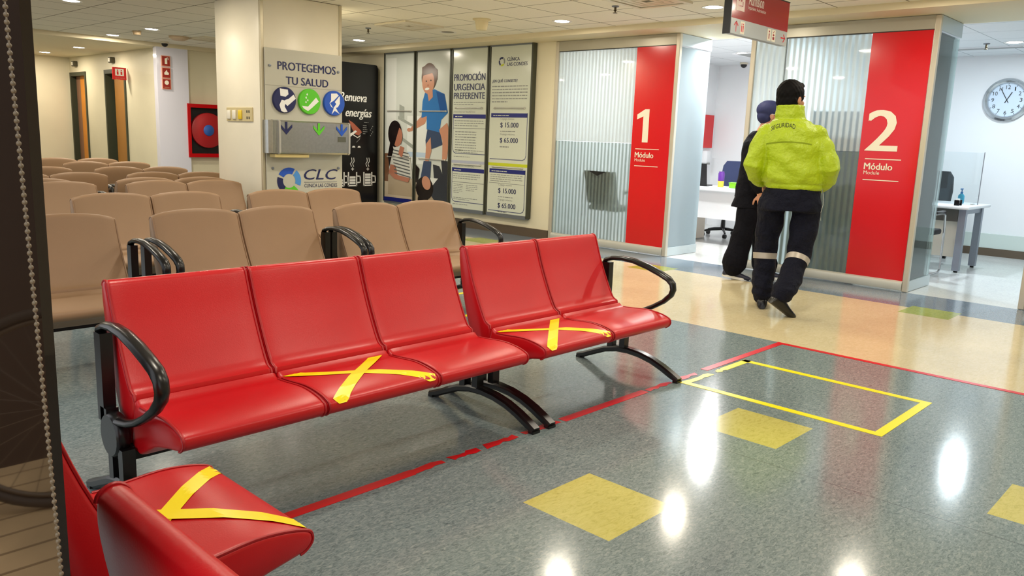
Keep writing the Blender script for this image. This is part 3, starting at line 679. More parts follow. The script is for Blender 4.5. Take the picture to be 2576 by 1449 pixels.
def ell_pts(u, z, a, b, n=24, rot=0.0):
    c, s = math.cos(rot), math.sin(rot)
    return [(u+a*math.cos(2*math.pi*k/n)*c-b*math.sin(2*math.pi*k/n)*s, z+a*math.cos(2*math.pi*k/n)*s+b*math.sin(2*math.pi*k/n)*c) for k in range(n)]
def layer(mb, shapes, lo, hi, z0, z1, d0=-.0026):
    """print clipped to the panel lo..hi"""
    for k, (pts, m) in enumerate(shapes):
        P = pts
        for ax, lim, sg in ((0, lo, 1), (0, hi, -1), (1, z0, 1), (1, z1, -1)):
            Q = []
            for i in range(len(P)):
                a, b = P[i-1], P[i]; ia, ib = (a[ax]-lim)*sg >= 0, (b[ax]-lim)*sg >= 0
                if ia != ib: s = (lim-a[ax])/(b[ax]-a[ax]); Q.append((a[0]+(b[0]-a[0])*s, a[1]+(b[1]-a[1])*s))
                if ib: Q.append(b)
            P = Q
            if not P: break
        if len(P) > 2: fpoly(mb, F, P, m, d0+k*.00028)
R4 = lambda a, b, c, d: [(a, b), (c, b), (c, d), (a, d)]
fam = [(R4(0, .2, 1.6, 2.5), C['wall']), (R4(.05, 1.0, .28, 2.4), C['wallw']), (R4(0, .2, 1.6, .62), C['floor']), (R4(.55, .85, 1.0, 1.55), C['wallw']), (R4(0, .55, .12, .98), C['wood']),
       ([(.33, 1.55), (.70, 1.42), (.70, 1.38), (.33, 1.5)], C['shelf']), ([(.36, 1.72), (.48, 1.68), (.48, 1.5), (.36, 1.54)], C['shelf']), ([(.33, 1.28), (.70, 1.12), (.70, 1.06), (.33, 1.23)], C['shelf']), (R4(.56, .95, 1.05, 1.02), C['window']),
       ([(.10, .64), (.2, .8), (.62, .62), (.75, .35), (.1, .35)], C['rug']), ([(.78, .5), (1.5, .55), (1.5, .25), (.7, .25)], C['rug']),
       # boy
       ([(1.02, 1.88), (.92, 1.80), (.88, 1.55), (.62, 1.36), (.64, 1.32), (.96, 1.44), (1.05, 1.6)], C['face']), (ell_pts(.60, 1.345, .05, .028), C['face']),
       ([(.95, 1.88), (1.16, 1.93), (1.38, 1.86), (1.46, 1.6), (1.32, 1.5), (1.28, 1.3), (1.0, 1.36), (1.0, 1.55), (.88, 1.52), (.9, 1.76)], C['shirt']), ([(1.2, 1.9), (1.38, 1.86), (1.44, 1.62), (1.3, 1.6)], C['shirt2']),
       ([(1.02, 1.36), (1.3, 1.32), (1.36, 1.15), (1.2, 1.1), (1.0, 1.05), (.98, 1.2)], C['jeans']),
       (ell_pts(1.04, 2.10, .17, .20), C['brown']), (ell_pts(1.02, 2.03, .135, .165), C['face']), ([(1.0, 1.9), (1.12, 1.92), (1.13, 1.82), (1.04, 1.76)], C['face']), ([(.88, 2.12), (1.12, 2.16), (1.22, 2.05), (1.22, 2.2), (1.04, 2.3), (.88, 2.24)], C['brown']),
       (ell_pts(.98, 2.045, .016, .010), C['hair']), (ell_pts(1.08, 2.055, .016, .010), C['hair']), (ell_pts(1.0, 1.935, .05, .018, rot=.1), C['wallw']), (ell_pts(1.02, 1.985, .02, .016), C['face2']),
       # father
       ([(1.28, 1.36), (1.45, 1.46), (1.52, 1.3), (1.46, .95), (1.36, .9), (1.36, 1.2)], C['face']), ([(1.0, 1.15), (1.1, 1.25), (1.12, 1.05), (1.04, .85), (.98, .85)], C['face']),
       ([(.95, .9), (1.12, .9), (1.1, .6), (.86, .55)], C['jeans']), ([(1.16, .86), (1.3, .84), (1.45, .6), (1.2, .58)], C['dark']), ([(1.34, .92), (1.52, .92), (1.52, .55), (1.4, .55)], C['dark']),
       ([(1.1, .66), (1.3, .62), (1.52, .62), (1.52, .34), (1.2, .34), (1.08, .45)], C['dark']), ([(1.1, .66), (1.28, .66), (1.16, .55)], C['wallw']),
       (ell_pts(.98, .50, .20, .17), C['hair']), (ell_pts(1.02, .58, .11, .09, rot=-.8), C['face']), (ell_pts(.95, .33, .12, .1), C['hair']), ([(.76, .85), (.86, .78), (.82, .55), (.76, .6)], C['hair']),
       # mother
       ([(.22, 1.0), (.16, .8), (.12, .68), (.26, .6), (.60, .56), (.66, .68), (.3, .74)], C['face2']),
       ([(.24, 1.1), (.42, 1.12), (.62, .98), (.72, .62), (.34, .66), (.30, .8), (.14, .82), (.17, 1.02)], C['stripe'])]
for k in range(8):
    z = 1.05-k*.05; fam.append(([(.2+.01*k, z), (.60+.008*k, z-.05), (.60+.008*k, z-.068), (.2+.01*k, z-.018)], C['stripe2']))
fam += [([(.17, 1.2), (.10, .95), (.14, .78), (.24, 1.05)], C['hair']), (ell_pts(.27, 1.28, .165, .20), C['hair']), (ell_pts(.34, 1.23, .11, .145, rot=-.25), C['face2']), ([(.40, 1.1), (.5, 1.08), (.45, .92), (.36, .98)], C['face2']), ([(.2, 1.42), (.38, 1.38), (.3, 1.2), (.26, 1.1), (.16, 1.2)], C['hair'])]
for (u0, u1, lab) in ((0.01, .69, 'wall poster showing a dark-haired woman in a striped shirt beside the vending machine'), (.77, 1.48, 'wall poster showing a boy in a blue shirt lifted by a lying man')):
    t = panel(u0, u1, lab); mb = MB(); layer(mb, fam, u0, u1, .275, 2.458); mb.build('print', None, t, world=True); rods(t, u0+.08, u1-.06, (1.62, .93))
    if u0 < .5: mb = MB(); frect(mb, F, u0, .25, u1, .31, C['bluebar'], .0135); mb.build('blue_strip', None, t, world=True)
D = -.0022
def card(mb, u0, u1, z0, z1, bar, sidel, sider):
    frect(mb, F, u0, z1-.055, u1, z1, navy_bar, D)
    r = .06
    pts = []
    if sidel: pts = [(u0, z1), (u0, z0+r), (u0+r*.3, z0+r*.3), (u0+r, z0), (u1, z0)]
    else: pts = [(u0, z0), (u1-r, z0), (u1-r*.3, z0+r*.3), (u1, z0+r), (u1, z1)]
    fline(mb, F, pts, .010, mat('card_line', (86, 92, 128), 0.4), D)
    frect(mb, F, u0+.04, z1-.036, u0+(.62 if not sidel else .27)*(u1-u0+.2 if not sidel else 1), z1-.018, paper, D+.0004) if False else flines(mb, F, u0+.04, z1-.045, u0+(.5 if not sidel else .3), z1-.012, 1, paper, D+.0004, 9)
t = panel(1.55, 2.23, 'white wall poster headed PROMOCION URGENCIA PREFERENTE'); mb = MB()
ftext(mb, F, 'PROMOCIÓN', 1.575, 2.035, .62, .115, navy_print, D, .035); ftext(mb, F, 'URGENCIA', 1.575, 1.905, .62, .09, navy_print, D, .035); ftext(mb, F, 'PREFERENTE', 1.575, 1.79, .62, .085, navy_print, D, .035)
flines(mb, F, 1.575, 1.70, 2.2, 1.76, 2, ink, D, 3); ftext(mb, F, 'ATENCIONES NO TRAUMÁTICAS', 1.575, 1.60, .44, .032, ink, D)
card(mb, 1.575, 2.225, 1.04, 1.58, 0, True, False); flines(mb, F, 1.60, 1.41, 2.19, 1.51, 3, ink, D, 4); frect(mb, F, 1.575, 1.385, 2.225, 1.393, ink, D); flines(mb, F, 1.62, 1.07, 2.05, 1.36, 8, ink, D, 5); flines(mb, F, 1.62, 1.045, 2.2, 1.10, 2, ink, D, 6)
flines(mb, F, 1.60, .985, 2.2, 1.01, 1, ink, D, 7); frect(mb, F, 1.555, .905, 2.225, .945, mat('pale_blue_bar', (176, 182, 200), 0.4), D)
ftext(mb, F, 'ATENCIONES NO TRAUMÁTICAS', 1.575, .855, .44, .03, ink, D); card(mb, 1.575, 2.225, .36, .84, 0, True, False)
flines(mb, F, 1.60, .68, 2.15, .77, 3, ink, D, 8); frect(mb, F, 1.575, .635, 2.225, .643, ink, D); flines(mb, F, 1.61, .48, 1.80, .62, 6, ink, D, 10); flines(mb, F, 1.87, .52, 2.1, .62, 4, ink, D, 11); flines(mb, F, 1.61, .385, 2.1, .43, 2, ink, D, 12); flines(mb, F, 1.6, .315, 2.2, .34, 1, ink, D, 13)
mb.build('lettering', None, t, world=True); rods(t, 1.63, 2.15, (1.665, .89))
t = panel(2.30, 3.03, 'white wall poster with the prices 15.000 and 65.000 next to the frosted glass'); mb = MB()
for a0, a1, m in ((60, 150, navy_print), (-30, 50, ink), (160, 240, navy_print), (250, 320, lime_print)):
    n = 8; pts = [(2.50+.06*math.cos(math.radians(a0+(a1-a0)*i/n)), 2.265+.06*math.sin(math.radians(a0+(a1-a0)*i/n))) for i in range(n+1)] + [(2.50+.035*math.cos(math.radians(a1+(a0-a1)*i/n)), 2.265+.035*math.sin(math.radians(a1+(a0-a1)*i/n))) for i in range(n+1)]
    fpoly(mb, F, pts, m, D)
ftext(mb, F, 'CLÍNICA', 2.60, 2.27, .22, .055, navy_print, D, .03); ftext(mb, F, 'LAS CONDES', 2.60, 2.205, .36, .045, navy_print, D, .03)
ftext(mb, F, '¿EN QUÉ CONSISTE?', 2.335, 1.99, .46, .055, navy_print, D, .03); flines(mb, F, 2.335, 1.73, 2.98, 1.97, 6, ink, D, 14)
card(mb, 2.33, 2.995, .995, 1.60, 0, False, True); card(mb, 2.33, 2.995, .30, .865, 0, False, True)
for zz in (1.44, .57):
    ftext(mb, F, 'Copago mínimo', 2.51, zz+.065, .25, .035, ink, D); ftext(mb, F, '$ 15.000', 2.51, zz-.035, .33, .075, navy_print, D, .025); flines(mb, F, 2.51, zz-.09, 2.82, zz-.06, 1, ink, D, 15)
    ftext(mb, F, 'Copago máximo', 2.51, zz-.135, .27, .035, ink, D); ftext(mb, F, '$ 65.000', 2.51, zz-.235, .33, .075, navy_print, D, .025); flines(mb, F, 2.51, zz-.30, 2.8, zz-.255, 1, ink, D, 16)
flines(mb, F, 2.35, .69, 2.95, .80, 4, ink, D, 17); frect(mb, F, 2.33, .672, 2.995, .678, ink, D); frect(mb, F, 2.302, .905, 3.028, .945, lime_print, D)
mb.build('lettering', None, t, world=True); rods(t, 2.40, 2.94, (1.665, .89))

# ================================================================== FAR WALL FITTINGS
F = Frame((5.98, 13.1, 0), (1, 0, 0))
t = thing('fire_hose_cabinet', 'red framed fire hose cabinet with a red reel on the far wall beside the column', 'fire hose cabinet', (6.36, 13.05, .78))
mb = MB()
for a in ((5.98, 6.03, .78, 1.64), (6.72, 6.77, .78, 1.64)): mb.bb(a[0], a[1], 12.98, 13.1, a[2], a[3])
mb.bb(6.03, 6.72, 12.98, 13.1, .78, .84); mb.bb(6.03, 6.72, 12.98, 13.1, 1.58, 1.64); mb.build('frame', red_gloss, t, world=True)
mb = MB(); mb.bb(6.03, 6.72, 13.08, 13.1, .84, 1.58); mb.build('back_plate', black_matt, t, world=True)
mb = MB(); mb.lathe((6.34, 13.04, 1.22), [(.06, -.03), (.27, -.03), (.285, -.02), (.285, .03), (.06, .03)], 36, 'Y'); mb.build('reel', mat('reel_red', (172, 26, 32), 0.4), t, world=True, smooth=40)
mb = MB(); mb.lathe((6.34, 13.0, 1.22), [(.001, -.015), (.075, -.012), (.09, .0), (.09, .02), (.001, .02)], 28, 'Y'); mb.build('hub', mat('hub_blue', (44, 92, 176), 0.4), t, world=True, smooth=40)
for i, (z, nm) in enumerate(((2.27, 'hose'), (2.09, 'flame'), (1.92, 'alarm'))):
    t = thing('safety_sign', ('red fire safety sign with a white extinguisher, uppermost on the glossy white pillar', 'red fire safety sign in the middle of the stack on the glossy white pillar', 'red fire safety sign with a white disc, lowest on the glossy white pillar')[i], 'sign', (5.66, 13.0, z), 0, 'fire safety signs')
    MB().bb(5.59, 5.73, 12.985, 13.0, z-.082, z+.082).build('plate', mat('sign_rim', (214, 150, 126), 0.4), t, world=True)
    mb = MB(); G = Frame((5.66, 12.985, z), (1, 0, 0)); frect(mb, G, -.06, -.072, .06, .072, mat('sign_red', (150, 34, 20), 0.4), .0006)
    if i == 0: frect(mb, G, -.018, -.045, .02, .04, ivory, .0012); fline(mb, G, [(.0, .04), (.035, .055), (.035, .02)], .01, ivory, .0012)
    elif i == 1: fpoly(mb, G, [(-.03, -.03), (.035, -.03), (.04, .0), (.015, .02), (.01, .05), (-.015, .02), (-.035, .0)], ivory, .0012)
    else: fdisc(mb, G, 0, .02, .034, .034, ivory, .0012); frect(mb, G, -.04, -.06, .04, -.045, C['face2'], .0012)
    mb.build('print', None, t, world=True)
t = thing('restroom_sign', 'small red restroom sign projecting over the open brown door', 'sign', (5.5, 14.85, 2.02))
mb = MB(); mb.bb(5.36, 5.58, 14.36, 14.375, 2.0, 2.2); mb.build('panel', red_panel, t, world=True)
mb = MB(); G = Frame((5.24, 14.36, 1.955), (1, 0, 0)); frect(mb, G, .16, .11, .30, .22, white_print, .001)
for u in (.20, .26): frect(mb, G, u-.014, .125, u+.014, .18, red_panel, .0016); fdisc(mb, G, u, .197, .012, .012, red_panel, .0016, 12)
flines(mb, G, .16, .04, .31, .085, 2, C['face'], .001, 4); mb.build('pictogram', None, t, world=True)
for y, l in ((16.72, 'small wall lamp above the orange far door'), (14.92, 'small wall lamp above the red restroom sign')):
    t = thing('wall_lamp', l, 'lamp', (5.6, y, 2.35), 0, 'small wall lamps')
    MB().bb(5.52, 5.6, y-.06, y+.06, 2.30, 2.40, .015).build('body', mat('lamp_bronze', (70, 66, 48), 0.4), t, world=True)
    MB().bb(5.515, 5.521, y-.035, y+.035, 2.32, 2.38).build('lens', ivory, t, world=True)

# ================================================================== HANGING SIGN
F = Frame((5.52, 3.10, 0), (1, 0, 0))
t = thing('hanging_sign', 'red hanging sign reading Admision with a grey arrow strip, above the walkway', 'sign', (5.98, 3.13, 2.1))
MB().bb(5.52, 6.445, 3.102, 3.15, 2.095, 2.43).build('panel', mat('sign_core', (150, 150, 150), .4), t, world=True)
MB().bb(5.512, 5.52, 3.095, 3.157, 2.09, 2.435).build('end_cap', black, t, world=True)
MB().bb(5.515, 6.447, 3.096, 3.156, 2.43, 2.438).build('top_cap', black, t, world=True)
for x in (5.7, 6.27): MB().tube([(x, 3.125, 2.438), (x, 3.125, CEIL)], .0025, 6).build('hanger_wire', alu_dark, t, world=True)
mb = MB(); sr = mat('sign_deep_red', (160, 20, 28), 0.15)
frect(mb, F, 0, 2.205, .925, 2.43, sr, .001); mb.build('red_field', None, t, world=True)
mb = MB(); frect(mb, F, 0, 2.095, .925, 2.205, mat('sign_grey', (176, 182, 182), 0.3), .001); mb.build('grey_strip', None, t, world=True)
mb = MB(); pk = mat('sign_pink_white', (236, 214, 206), 0.4)
ftext(mb, F, 'Admisión', .245, 2.325, .24, .085, pk, .0018, .012); ftext(mb, F, 'Inpatient Admission', .245, 2.285, .285, .034, pk, .0018)
mb.build('lettering', None, t, world=True)
mb = MB(); D = .0018
frect(mb, F, .06, 2.265, .19, 2.425, pk, D)
for u in (.10, .135): fdisc(mb, F, u, 2.395, .010, .012, sr, D+.0005, 12); frect(mb, F, u-.010, 2.33, u+.010, 2.38, sr, D+.0005)
fline(mb, F, [(.085, 2.30), (.16, 2.30), (.16, 2.33)], .008, sr, D+.0005)
def arrow(u, z, du, dz):
    fline(mb, F, [(u-du*.035, z-dz*.035), (u+du*.035, z+dz*.035)], .010, red_panel, D)
    for s in (1, -1): fline(mb, F, [(u+du*.035, z+dz*.035), (u+du*.008+s*dz*.028, z+dz*.008+s*du*.028)], .010, red_panel, D+.0003)
arrow(.085, 2.15, 0, 1); arrow(.855, 2.15, 1, 0)
for u in (.18, .615, .69): frect(mb, F, u-.032, 2.105, u+.032, 2.195, ivory, D)
for u in (.168, .192): frect(mb, F, u-.007, 2.12, u+.007, 2.165, red_panel, D+.0005); fdisc(mb, F, u, 2.175, .006, .006, red_panel, D+.0005, 10)
frect(mb, F, .608, 2.12, .622, 2.16, sr, D+.0005); fdisc(mb, F, .615, 2.175, .008, .008, sr, D+.0005, 12)
frect(mb, F, .675, 2.12, .707, 2.14, sr, D+.0005); fdisc(mb, F, .69, 2.155, .014, .008, sr, D+.0005, 12); fline(mb, F, [(.68, 2.17), (.70, 2.185)], .006, sr, D+.0005)
mb.build('pictograms', None, t, world=True)

# ================================================================== GLASS OFFICE FRONTS
up1 = stripe_glass('striped_glass_a', .052, (236, 244, 246), .62, .95); lo1 = stripe_glass('striped_glass_b', .052, (172, 188, 186), .30, .72)
up2 = stripe_glass('striped_glass_c', .060, (230, 236, 236), .2, .85); lo2 = stripe_glass('striped_glass_d', .060, (150, 164, 156), .2, .8)
ret1 = clear_glass('return_glass_milky', haze=.8, haze_rgb=(206, 224, 232)); ret2 = clear_glass('return_glass_clear', (.84, .92, .91), .22, (186, 208, 208))
post_m = mat('champagne_post', (206, 198, 180), 0.3, 0.35); rail_m = mat('grey_rail', (176, 172, 156), 0.35, 0.3); base_m = mat('base_rail', (206, 206, 196), 0.35, 0.25); edge_black = mat('edge_black', (36, 36, 34), .5)
def front(label, y0, y1, ry0, ry1, number, up, lo, ret, ret_x1, txt=None, left_post=True, ret_y=None, hd=SOFFIT-.004):
    t = thing('glass_partition', label, 'glass partition', (7.88, (y0+y1)/2, 0), 0, 'office glass fronts')
    for nm, m, z0, z1 in (('upper_pane', up, 1.272, 2.36), ('lower_pane', lo, .10, 1.268)):
        MB().bb(7.878, 7.886, max(ry1, y0) if ry1 else y0, y1, z0, z1).build(nm, m, t, world=True)
    if ry1: MB().bb(7.868, 7.888, ry0, ry1, .10, 2.36).build('red_panel', red_panel, t, world=True)
    mb = MB(); mb.bb(7.862, 7.90, y0, y1, 2.36, hd); mb.build('header', rail_m, t, world=True)
    mb = MB(); mb.bb(7.866, 7.898, y0, y1, 2.352, 2.36); mb.build('gasket', edge_black, t, world=True)
    mb = MB(); prof = [(7.90, .008), (7.90, .10), (7.868, .10), (7.852, .09), (7.846, .07), (7.846, .03), (7.852, .012), (7.865, .008)]
    mb.loft([[(x, y, z) for x, z in prof] for y in (y0, y1)]); mb.build('base_rail', base_m, t, world=True, smooth=30)
    mb = MB(); mb.bb(7.855, 7.905, y0-.05, y0-.001, 0.002, hd, .006); mb.build('post', post_m, t, world=True)
    if left_post: mb = MB(); mb.bb(7.855, 7.905, y1+.001, y1+.05, 0.002, hd, .006); mb.build('post', post_m, t, world=True)
    if ret:
        y = y0-.025
        MB().bb(7.906, ret_x1, y-.005, y+.005, .10, 2.34).build('return_pane', ret, t, world=True)
        MB().bb(7.906, ret_x1, y-.02, y+.02, 2.35, hd).build('return_header', mat('return_rail', (188, 200, 204), .3, .2), t, world=True)
        MB().bb(7.906, ret_x1, y-.02, y+.02, .004, .10).build('return_base', mat('return_base', (196, 208, 212), .3, .2), t, world=True)
    if number:
        G = Frame((7.867, ry1, 0), (0, -1, 0)); d = .0012; mb = MB()
        if number == '1':
            mb.use(ivory); u = .06
            fpoly(mb, G, [(.06, 1.60), (.06, 1.545), (.135, 1.575), (.145, 1.58), (.145, 1.285), (.225, 1.285), (.225, 1.66), (.165, 1.66)], ivory, d)
        else: ftext(mb, G, '2', .055, 1.285, .275, .375, ivory, d, .03)
        mb.build('number', None, t, world=True, label='large white number ' + number)
        mb = MB()
        frect(mb, G, .06, 1.205, .385, 1.213, ivory, d); frect(mb, G, .06, 1.010, .385, 1.018, ivory, d)
        ftext(mb, G, 'Módulo', .06, 1.110, .255, .062, ivory, d, .035); ftext(mb, G, 'Module', .06, 1.065, .145, .034, ivory, d)
        mb.build('lettering', None, t, world=True)
    return t
front('glass office front with a red panel numbered 1', 5.052, 6.745, 5.055, 5.575, '1', up1, lo1, ret1, 8.54)
front('glass office front with a red panel numbered 2', 2.415, 4.10, 2.42, 2.946, '2', up2, lo2, ret2, 8.52)
front('glass office front cut by the picture edge past the clock wall', -1.4, 1.42, None, None, None, up2, lo2, None, 0)
MB().bb(7.89, 7.905, 3.775, 3.79, .10, 2.35).build('trim_5', alu_dark, kind='structure')

# ================================================================== OFFICES
F = Frame((11.862, 2.68, 1.985), (0, -1, 0))
t = thing('wall_clock', 'round silver wall clock on the white wall of office 2', 'clock', (11.86, 2.68, 1.985))
mb = MB(); mb.lathe((11.87, 2.68, 1.985), [(.001, 0), (.262, 0), (.27, -.02), (.262, -.045), (.235, -.058), (.212, -.045), (.205, -.03), (.205, -.012), (.001, -.012)], 56, 'X'); mb.build('rim', mat('chrome_rim', (206, 210, 214), 0.12, 0.85), t, world=True, smooth=40)
mb = MB(); fdisc(mb, F, 0, 0, .204, .204, mat('clock_face', (206, 222, 238), 0.4), .008, 48); mb.build('dial', None, t, world=True)
mb = MB()
for h in range(1, 13):
    a = math.radians(90-30*h); s = str(h); w = .013 if s == '1' else .03 if len(s) == 1 else .036 if s == '11' else .05
    ftext(mb, F, s, .158*math.cos(a)-w/2, .158*math.sin(a)-.024, w, .048, black_matt, .0094)
    b = a; fline(mb, F, [(.19*math.cos(b), .19*math.sin(b)), (.2*math.cos(b), .2*math.sin(b))], .006, black_matt, .0094)
mb.build('numerals', None, t, world=True)
for nm, ang, L, w in (('hour_hand', 90-27.5, .105, .010), ('minute_hand', 90+30, .165, .008)):
    a = math.radians(ang); mb = MB(); fline(mb, F, [(-.04*math.cos(a), -.04*math.sin(a)), (L*math.cos(a), L*math.sin(a))], w, black_matt, .012 if nm[0] == 'h' else .014); mb.build(nm, None, t, world=True)

desk_w = mat('desk_white', (232, 236, 240), 0.3); desk_p = mat('desk_panel', (222, 226, 228), 0.4); leg_m = mat('desk_leg_grey', (138, 146, 158), 0.4, 0.3)
t = thing('desk', 'white desk with square grey legs under the wall clock in office 2', 'desk', (10.05, 3.1, 0))
MB().bb(9.58, 10.48, 2.37, 3.95, .70, .735, .012).build('desktop', desk_w, t, world=True, smooth=40)
for x in (9.74, 10.39):
    for y in (2.46, 3.86): MB().bb(x-.035, x+.035, y-.035, y+.035, .02, .70).build('leg', leg_m, t, world=True); MB().lathe((x, y, 0), [(.02, 0), (.022, .012), (.012, .022)], 12).build('foot', black_matt, t, world=True)
for y in (2.46, 3.86): MB().bb(9.775, 10.355, y-.02, y+.02, .64, .70).build('rail', leg_m, t, world=True)
MB().bb(9.70, 9.72, 2.50, 3.82, .56, .70).build('cable_tray', mat('tray_dark', (84, 84, 80), .5), t, world=True)
MB().bb(9.80, 9.82, 2.52, 3.82, .16, .68).build('modesty_panel', mat('panel_cream', (226, 222, 208), 0.5), t, world=True)
def monitor(loc, rz, w, h, label):
    t = thing('computer_monitor', label, 'monitor', loc, rz)
    MB().box((0, 0, .14+h/2), (w, .035, h), 0, .008).build('screen', black_matt, t); MB().box((0, .0, .105), (.06, .03, .19)).build('stand', black, t); MB().box((0, 0, .006), (.22, .17, .012), 0, .004).build('base', black, t)
monitor((9.70, 3.02, .737), math.radians(20), .50, .34, 'black computer monitor on the white desk of office 2')
t = thing('acrylic_screen', 'clear acrylic screen standing on the desk end below the clock', 'screen', (10.0, 2.6, .735))
MB().bb(10.085, 10.091, 2.42, 3.25, .737, 1.31).build('sheet', clear_glass('acrylic', (.97, .99, .99), .03), t, world=True); MB().bb(10.082, 10.094, 2.414, 2.42, .737, 1.315).build('edge', alu_dark, t, world=True)
for y in (2.47, 3.2): MB().bb(10.03, 10.15, y-.01, y+.01, .735, .745).build('foot', alu, t, world=True)
t = thing('sanitizer_bottle', 'blue pump bottle of hand gel on the desk of office 2', 'bottle', (10.2, 2.62, .735))
MB().lathe((0, 0, 0), [(.03, 0), (.034, .01), (.034, .085), (.02, .105), (.012, .11)], 20).build('bottle_body', mat('gel_blue', (70, 190, 226), 0.15), t, smooth=40)
mb = MB(); mb.lathe((0, 0, .11), [(.014, 0), (.014, .02), (.006, .022), (.006, .045), (.013, .047), (.013, .06)], 14); mb.box((-.02, 0, .162), (.05, .014, .012)); mb.build('pump', mat('pump_blue', (40, 140, 214), 0.3), t, smooth=40)
t = thing('card_holder', 'small black card holder on the desk before the blue pump bottle', 'card holder', (9.72, 2.52, .735))
for x in (-.05, .05): MB().box((x, 0, .03), (.008, .05, .06)).build('side', black, t)
MB().box((0, .0, .035), (.1, .03, .022)).build('holder', black, t); MB().box((0, .004, .058), (.085, .02, .03)).build('cards', white_print, t)
chrome = mat('chrome_tube', (196, 198, 200), 0.15, 0.9); fab_blk = mat('black_mesh_fabric', (24, 25, 27), 0.8); fab_blue = mat('navy_chair_fabric', (46, 56, 92), 0.8)
def visitor_chair(loc, rz, label):
    t = thing('visitor_chair', label, 'chair', loc, rz, 'visitor chairs')
    for s in (-1, 1):
        MB().tube([(s*.25, .22, .02), (s*.25, -.2, .02), (s*.25, -.25, .05), (s*.25, -.24, .45), (s*.25, -.2, .64), (s*.25, -.14, .66), (s*.25, .16, .66)], .012, 8, up=(1, 0, 0)).build('side_frame', chrome, t, smooth=50)
        MB().box((s*.25, .0, .675), (.05, .30, .03), 0, .012).build('armrest', black, t, smooth=40)
    MB().tube([(-.25, .22, .02), (.25, .22, .02)], .012, 8).build('floor_bar', chrome, t, smooth=50)
    MB().box((0, 0, .46), (.46, .46, .06), 0, .02).build('seat', fab_blk, t, smooth=40)
    mb = MB(); mb.loft([[(x*.23, .22+.03*(1-x*x)+.10*k+dy, .52+.40*k) for x, dy in ((-1, 0), (-.5, .012), (0, .016), (.5, .012), (1, 0), (1, .03), (.5, .042), (0, .046), (-.5, .042), (-1, .03))] for k in (0, .15, .5, .85, 1)]); mb.build('backrest', fab_blk, t, smooth=50)
    MB().box((0, .24, .49), (.34, .04, .08)).build('back_bracket', black, t)
def office_chair(loc, rz, label, fab):
    t = thing('office_chair', label, 'chair', loc, rz, 'swivel office chairs')
    for k in range(5):
        a = 2*math.pi*k/5+.3; c, s = math.cos(a), math.sin(a)
        MB().tube([(c*.03, s*.03, .11), (c*.16, s*.16, .10), (c*.30, s*.30, .075)], [.022, .019, .014], 8).build('base_arm', black, t, smooth=50)
        MB().lathe((c*.30, s*.30, .031), [(.012, -.022), (.03, -.02), (.03, .02), (.012, .022)], 14, 'X').build('caster', black_matt, t, smooth=40)
    MB().lathe((0, 0, .09), [(.035, 0), (.03, .14), (.022, .15), (.022, .34)], 14).build('gas_column', black, t, smooth=40)
    MB().box((0, 0, .46), (.48, .46, .08), 0, .03).build('seat', fab, t, smooth=40)
    mb = MB(); mb.loft([[(x*w, .22+.03*(1-abs(x))+dy+b, z) for x, dy in ((-1, 0), (-.5, .012), (0, .016), (.5, .012), (1, 0), (1, .05), (.5, .062), (0, .066), (-.5, .062), (-1, .05))] for w, z, b in ((.17, .56, 0), (.22, .62, .01), (.235, .82, .03), (.22, 1.0, .05), (.17, 1.07, .058))]); mb.build('backrest', fab, t, smooth=50)
    MB().box((0, .25, .52), (.06, .03, .22)).build('back_support', black, t)
    for s in (-1, 1): MB().tube([(s*.22, .05, .45), (s*.28, .05, .47), (s*.28, .03, .64), (s*.28, -.12, .66)], .016, 8, up=(0, 1, 0)).build('armrest', black, t, smooth=50)
visitor_chair((9.22, 2.80, 0), math.pi/2, 'chrome visitor chair with black armrests at the office 2 desk')
office_chair((10.85, 3.2, 0), -math.pi/2, 'black swivel chair behind the office 2 desk', fab_blk)
visitor_chair((8.26, 6.06, 0), math.pi*.5, 'dark visitor chair blurred behind the frosted glass of office 1')
t = thing('desk', 'white desk with a deep front panel in the doorway of office 1', 'desk', (9.7, 5.4, 0))
MB().bb(9.36, 10.05, 4.55, 6.2, .70, .74, .01).build('desktop', desk_w, t, world=True)
MB().bb(9.42, 9.44, 4.60, 6.15, .34, .70).build('front_panel', desk_p, t, world=True)
for y in (4.60, 6.15): MB().bb(9.44, 10.0, y-.02, y+.02, 0, .70).build('side_panel', desk_p, t, world=True)
tag(MB().bb(9.75, 10.0, 5.75, 6.1, .01, .62, .008).build('drawer_pedestal', mat('pedestal_cream', (226, 214, 198), .5)), 'cream drawer pedestal under the office 1 desk', 'drawer unit')
office_chair((10.45, 5.72, 0), -math.pi/2, 'navy swivel chair behind the office 1 desk', fab_blue)
t = thing('privacy_screen', 'blue-grey standing screen behind the striped glass beside the red panel 2', 'screen', (8.15, 3.28, 0))
MB().bb(8.14, 8.165, 2.99, 3.56, .04, 1.66, .004).build('panel', mat('screen_blue_grey', (120, 140, 152), .5), t, world=True)
for y in (2.985, 3.565): MB().bb(8.135, 8.17, y-.012, y+.012, .03, 1.67).build('edge_post', edge_black, t, world=True); MB().bb(8.02, 8.28, y-.02, y+.02, 0, .03, .004).build('foot', edge_black, t, world=True)
t = thing('laptop', 'open black laptop at the end of the office 1 desk', 'laptop', (9.72, 5.74, .74), math.radians(100))
MB().box((0, 0, .01), (.32, .22, .018), 0, .004).build('keyboard_base', black, t); mb = MB(); mb.loft([[(-.16, .11, .018), (.16, .11, .018), (.16, .123, .018), (-.16, .123, .018)], [(-.16, .17, .30), (.16, .17, .30), (.16, .18, .30), (-.16, .18, .30)]]); mb.build('screen', black_matt, t)
t = thing('tumbler', 'purple and yellow tumbler on the office 1 desk', 'tumbler', (9.75, 5.42, .74))
MB().lathe((0, 0, 0), [(.001, 0), (.038, 0), (.042, .08), (.001, .08)], 20).build('cup_base', mat('tumbler_yellow', (226, 190, 70), .3), t, smooth=40)
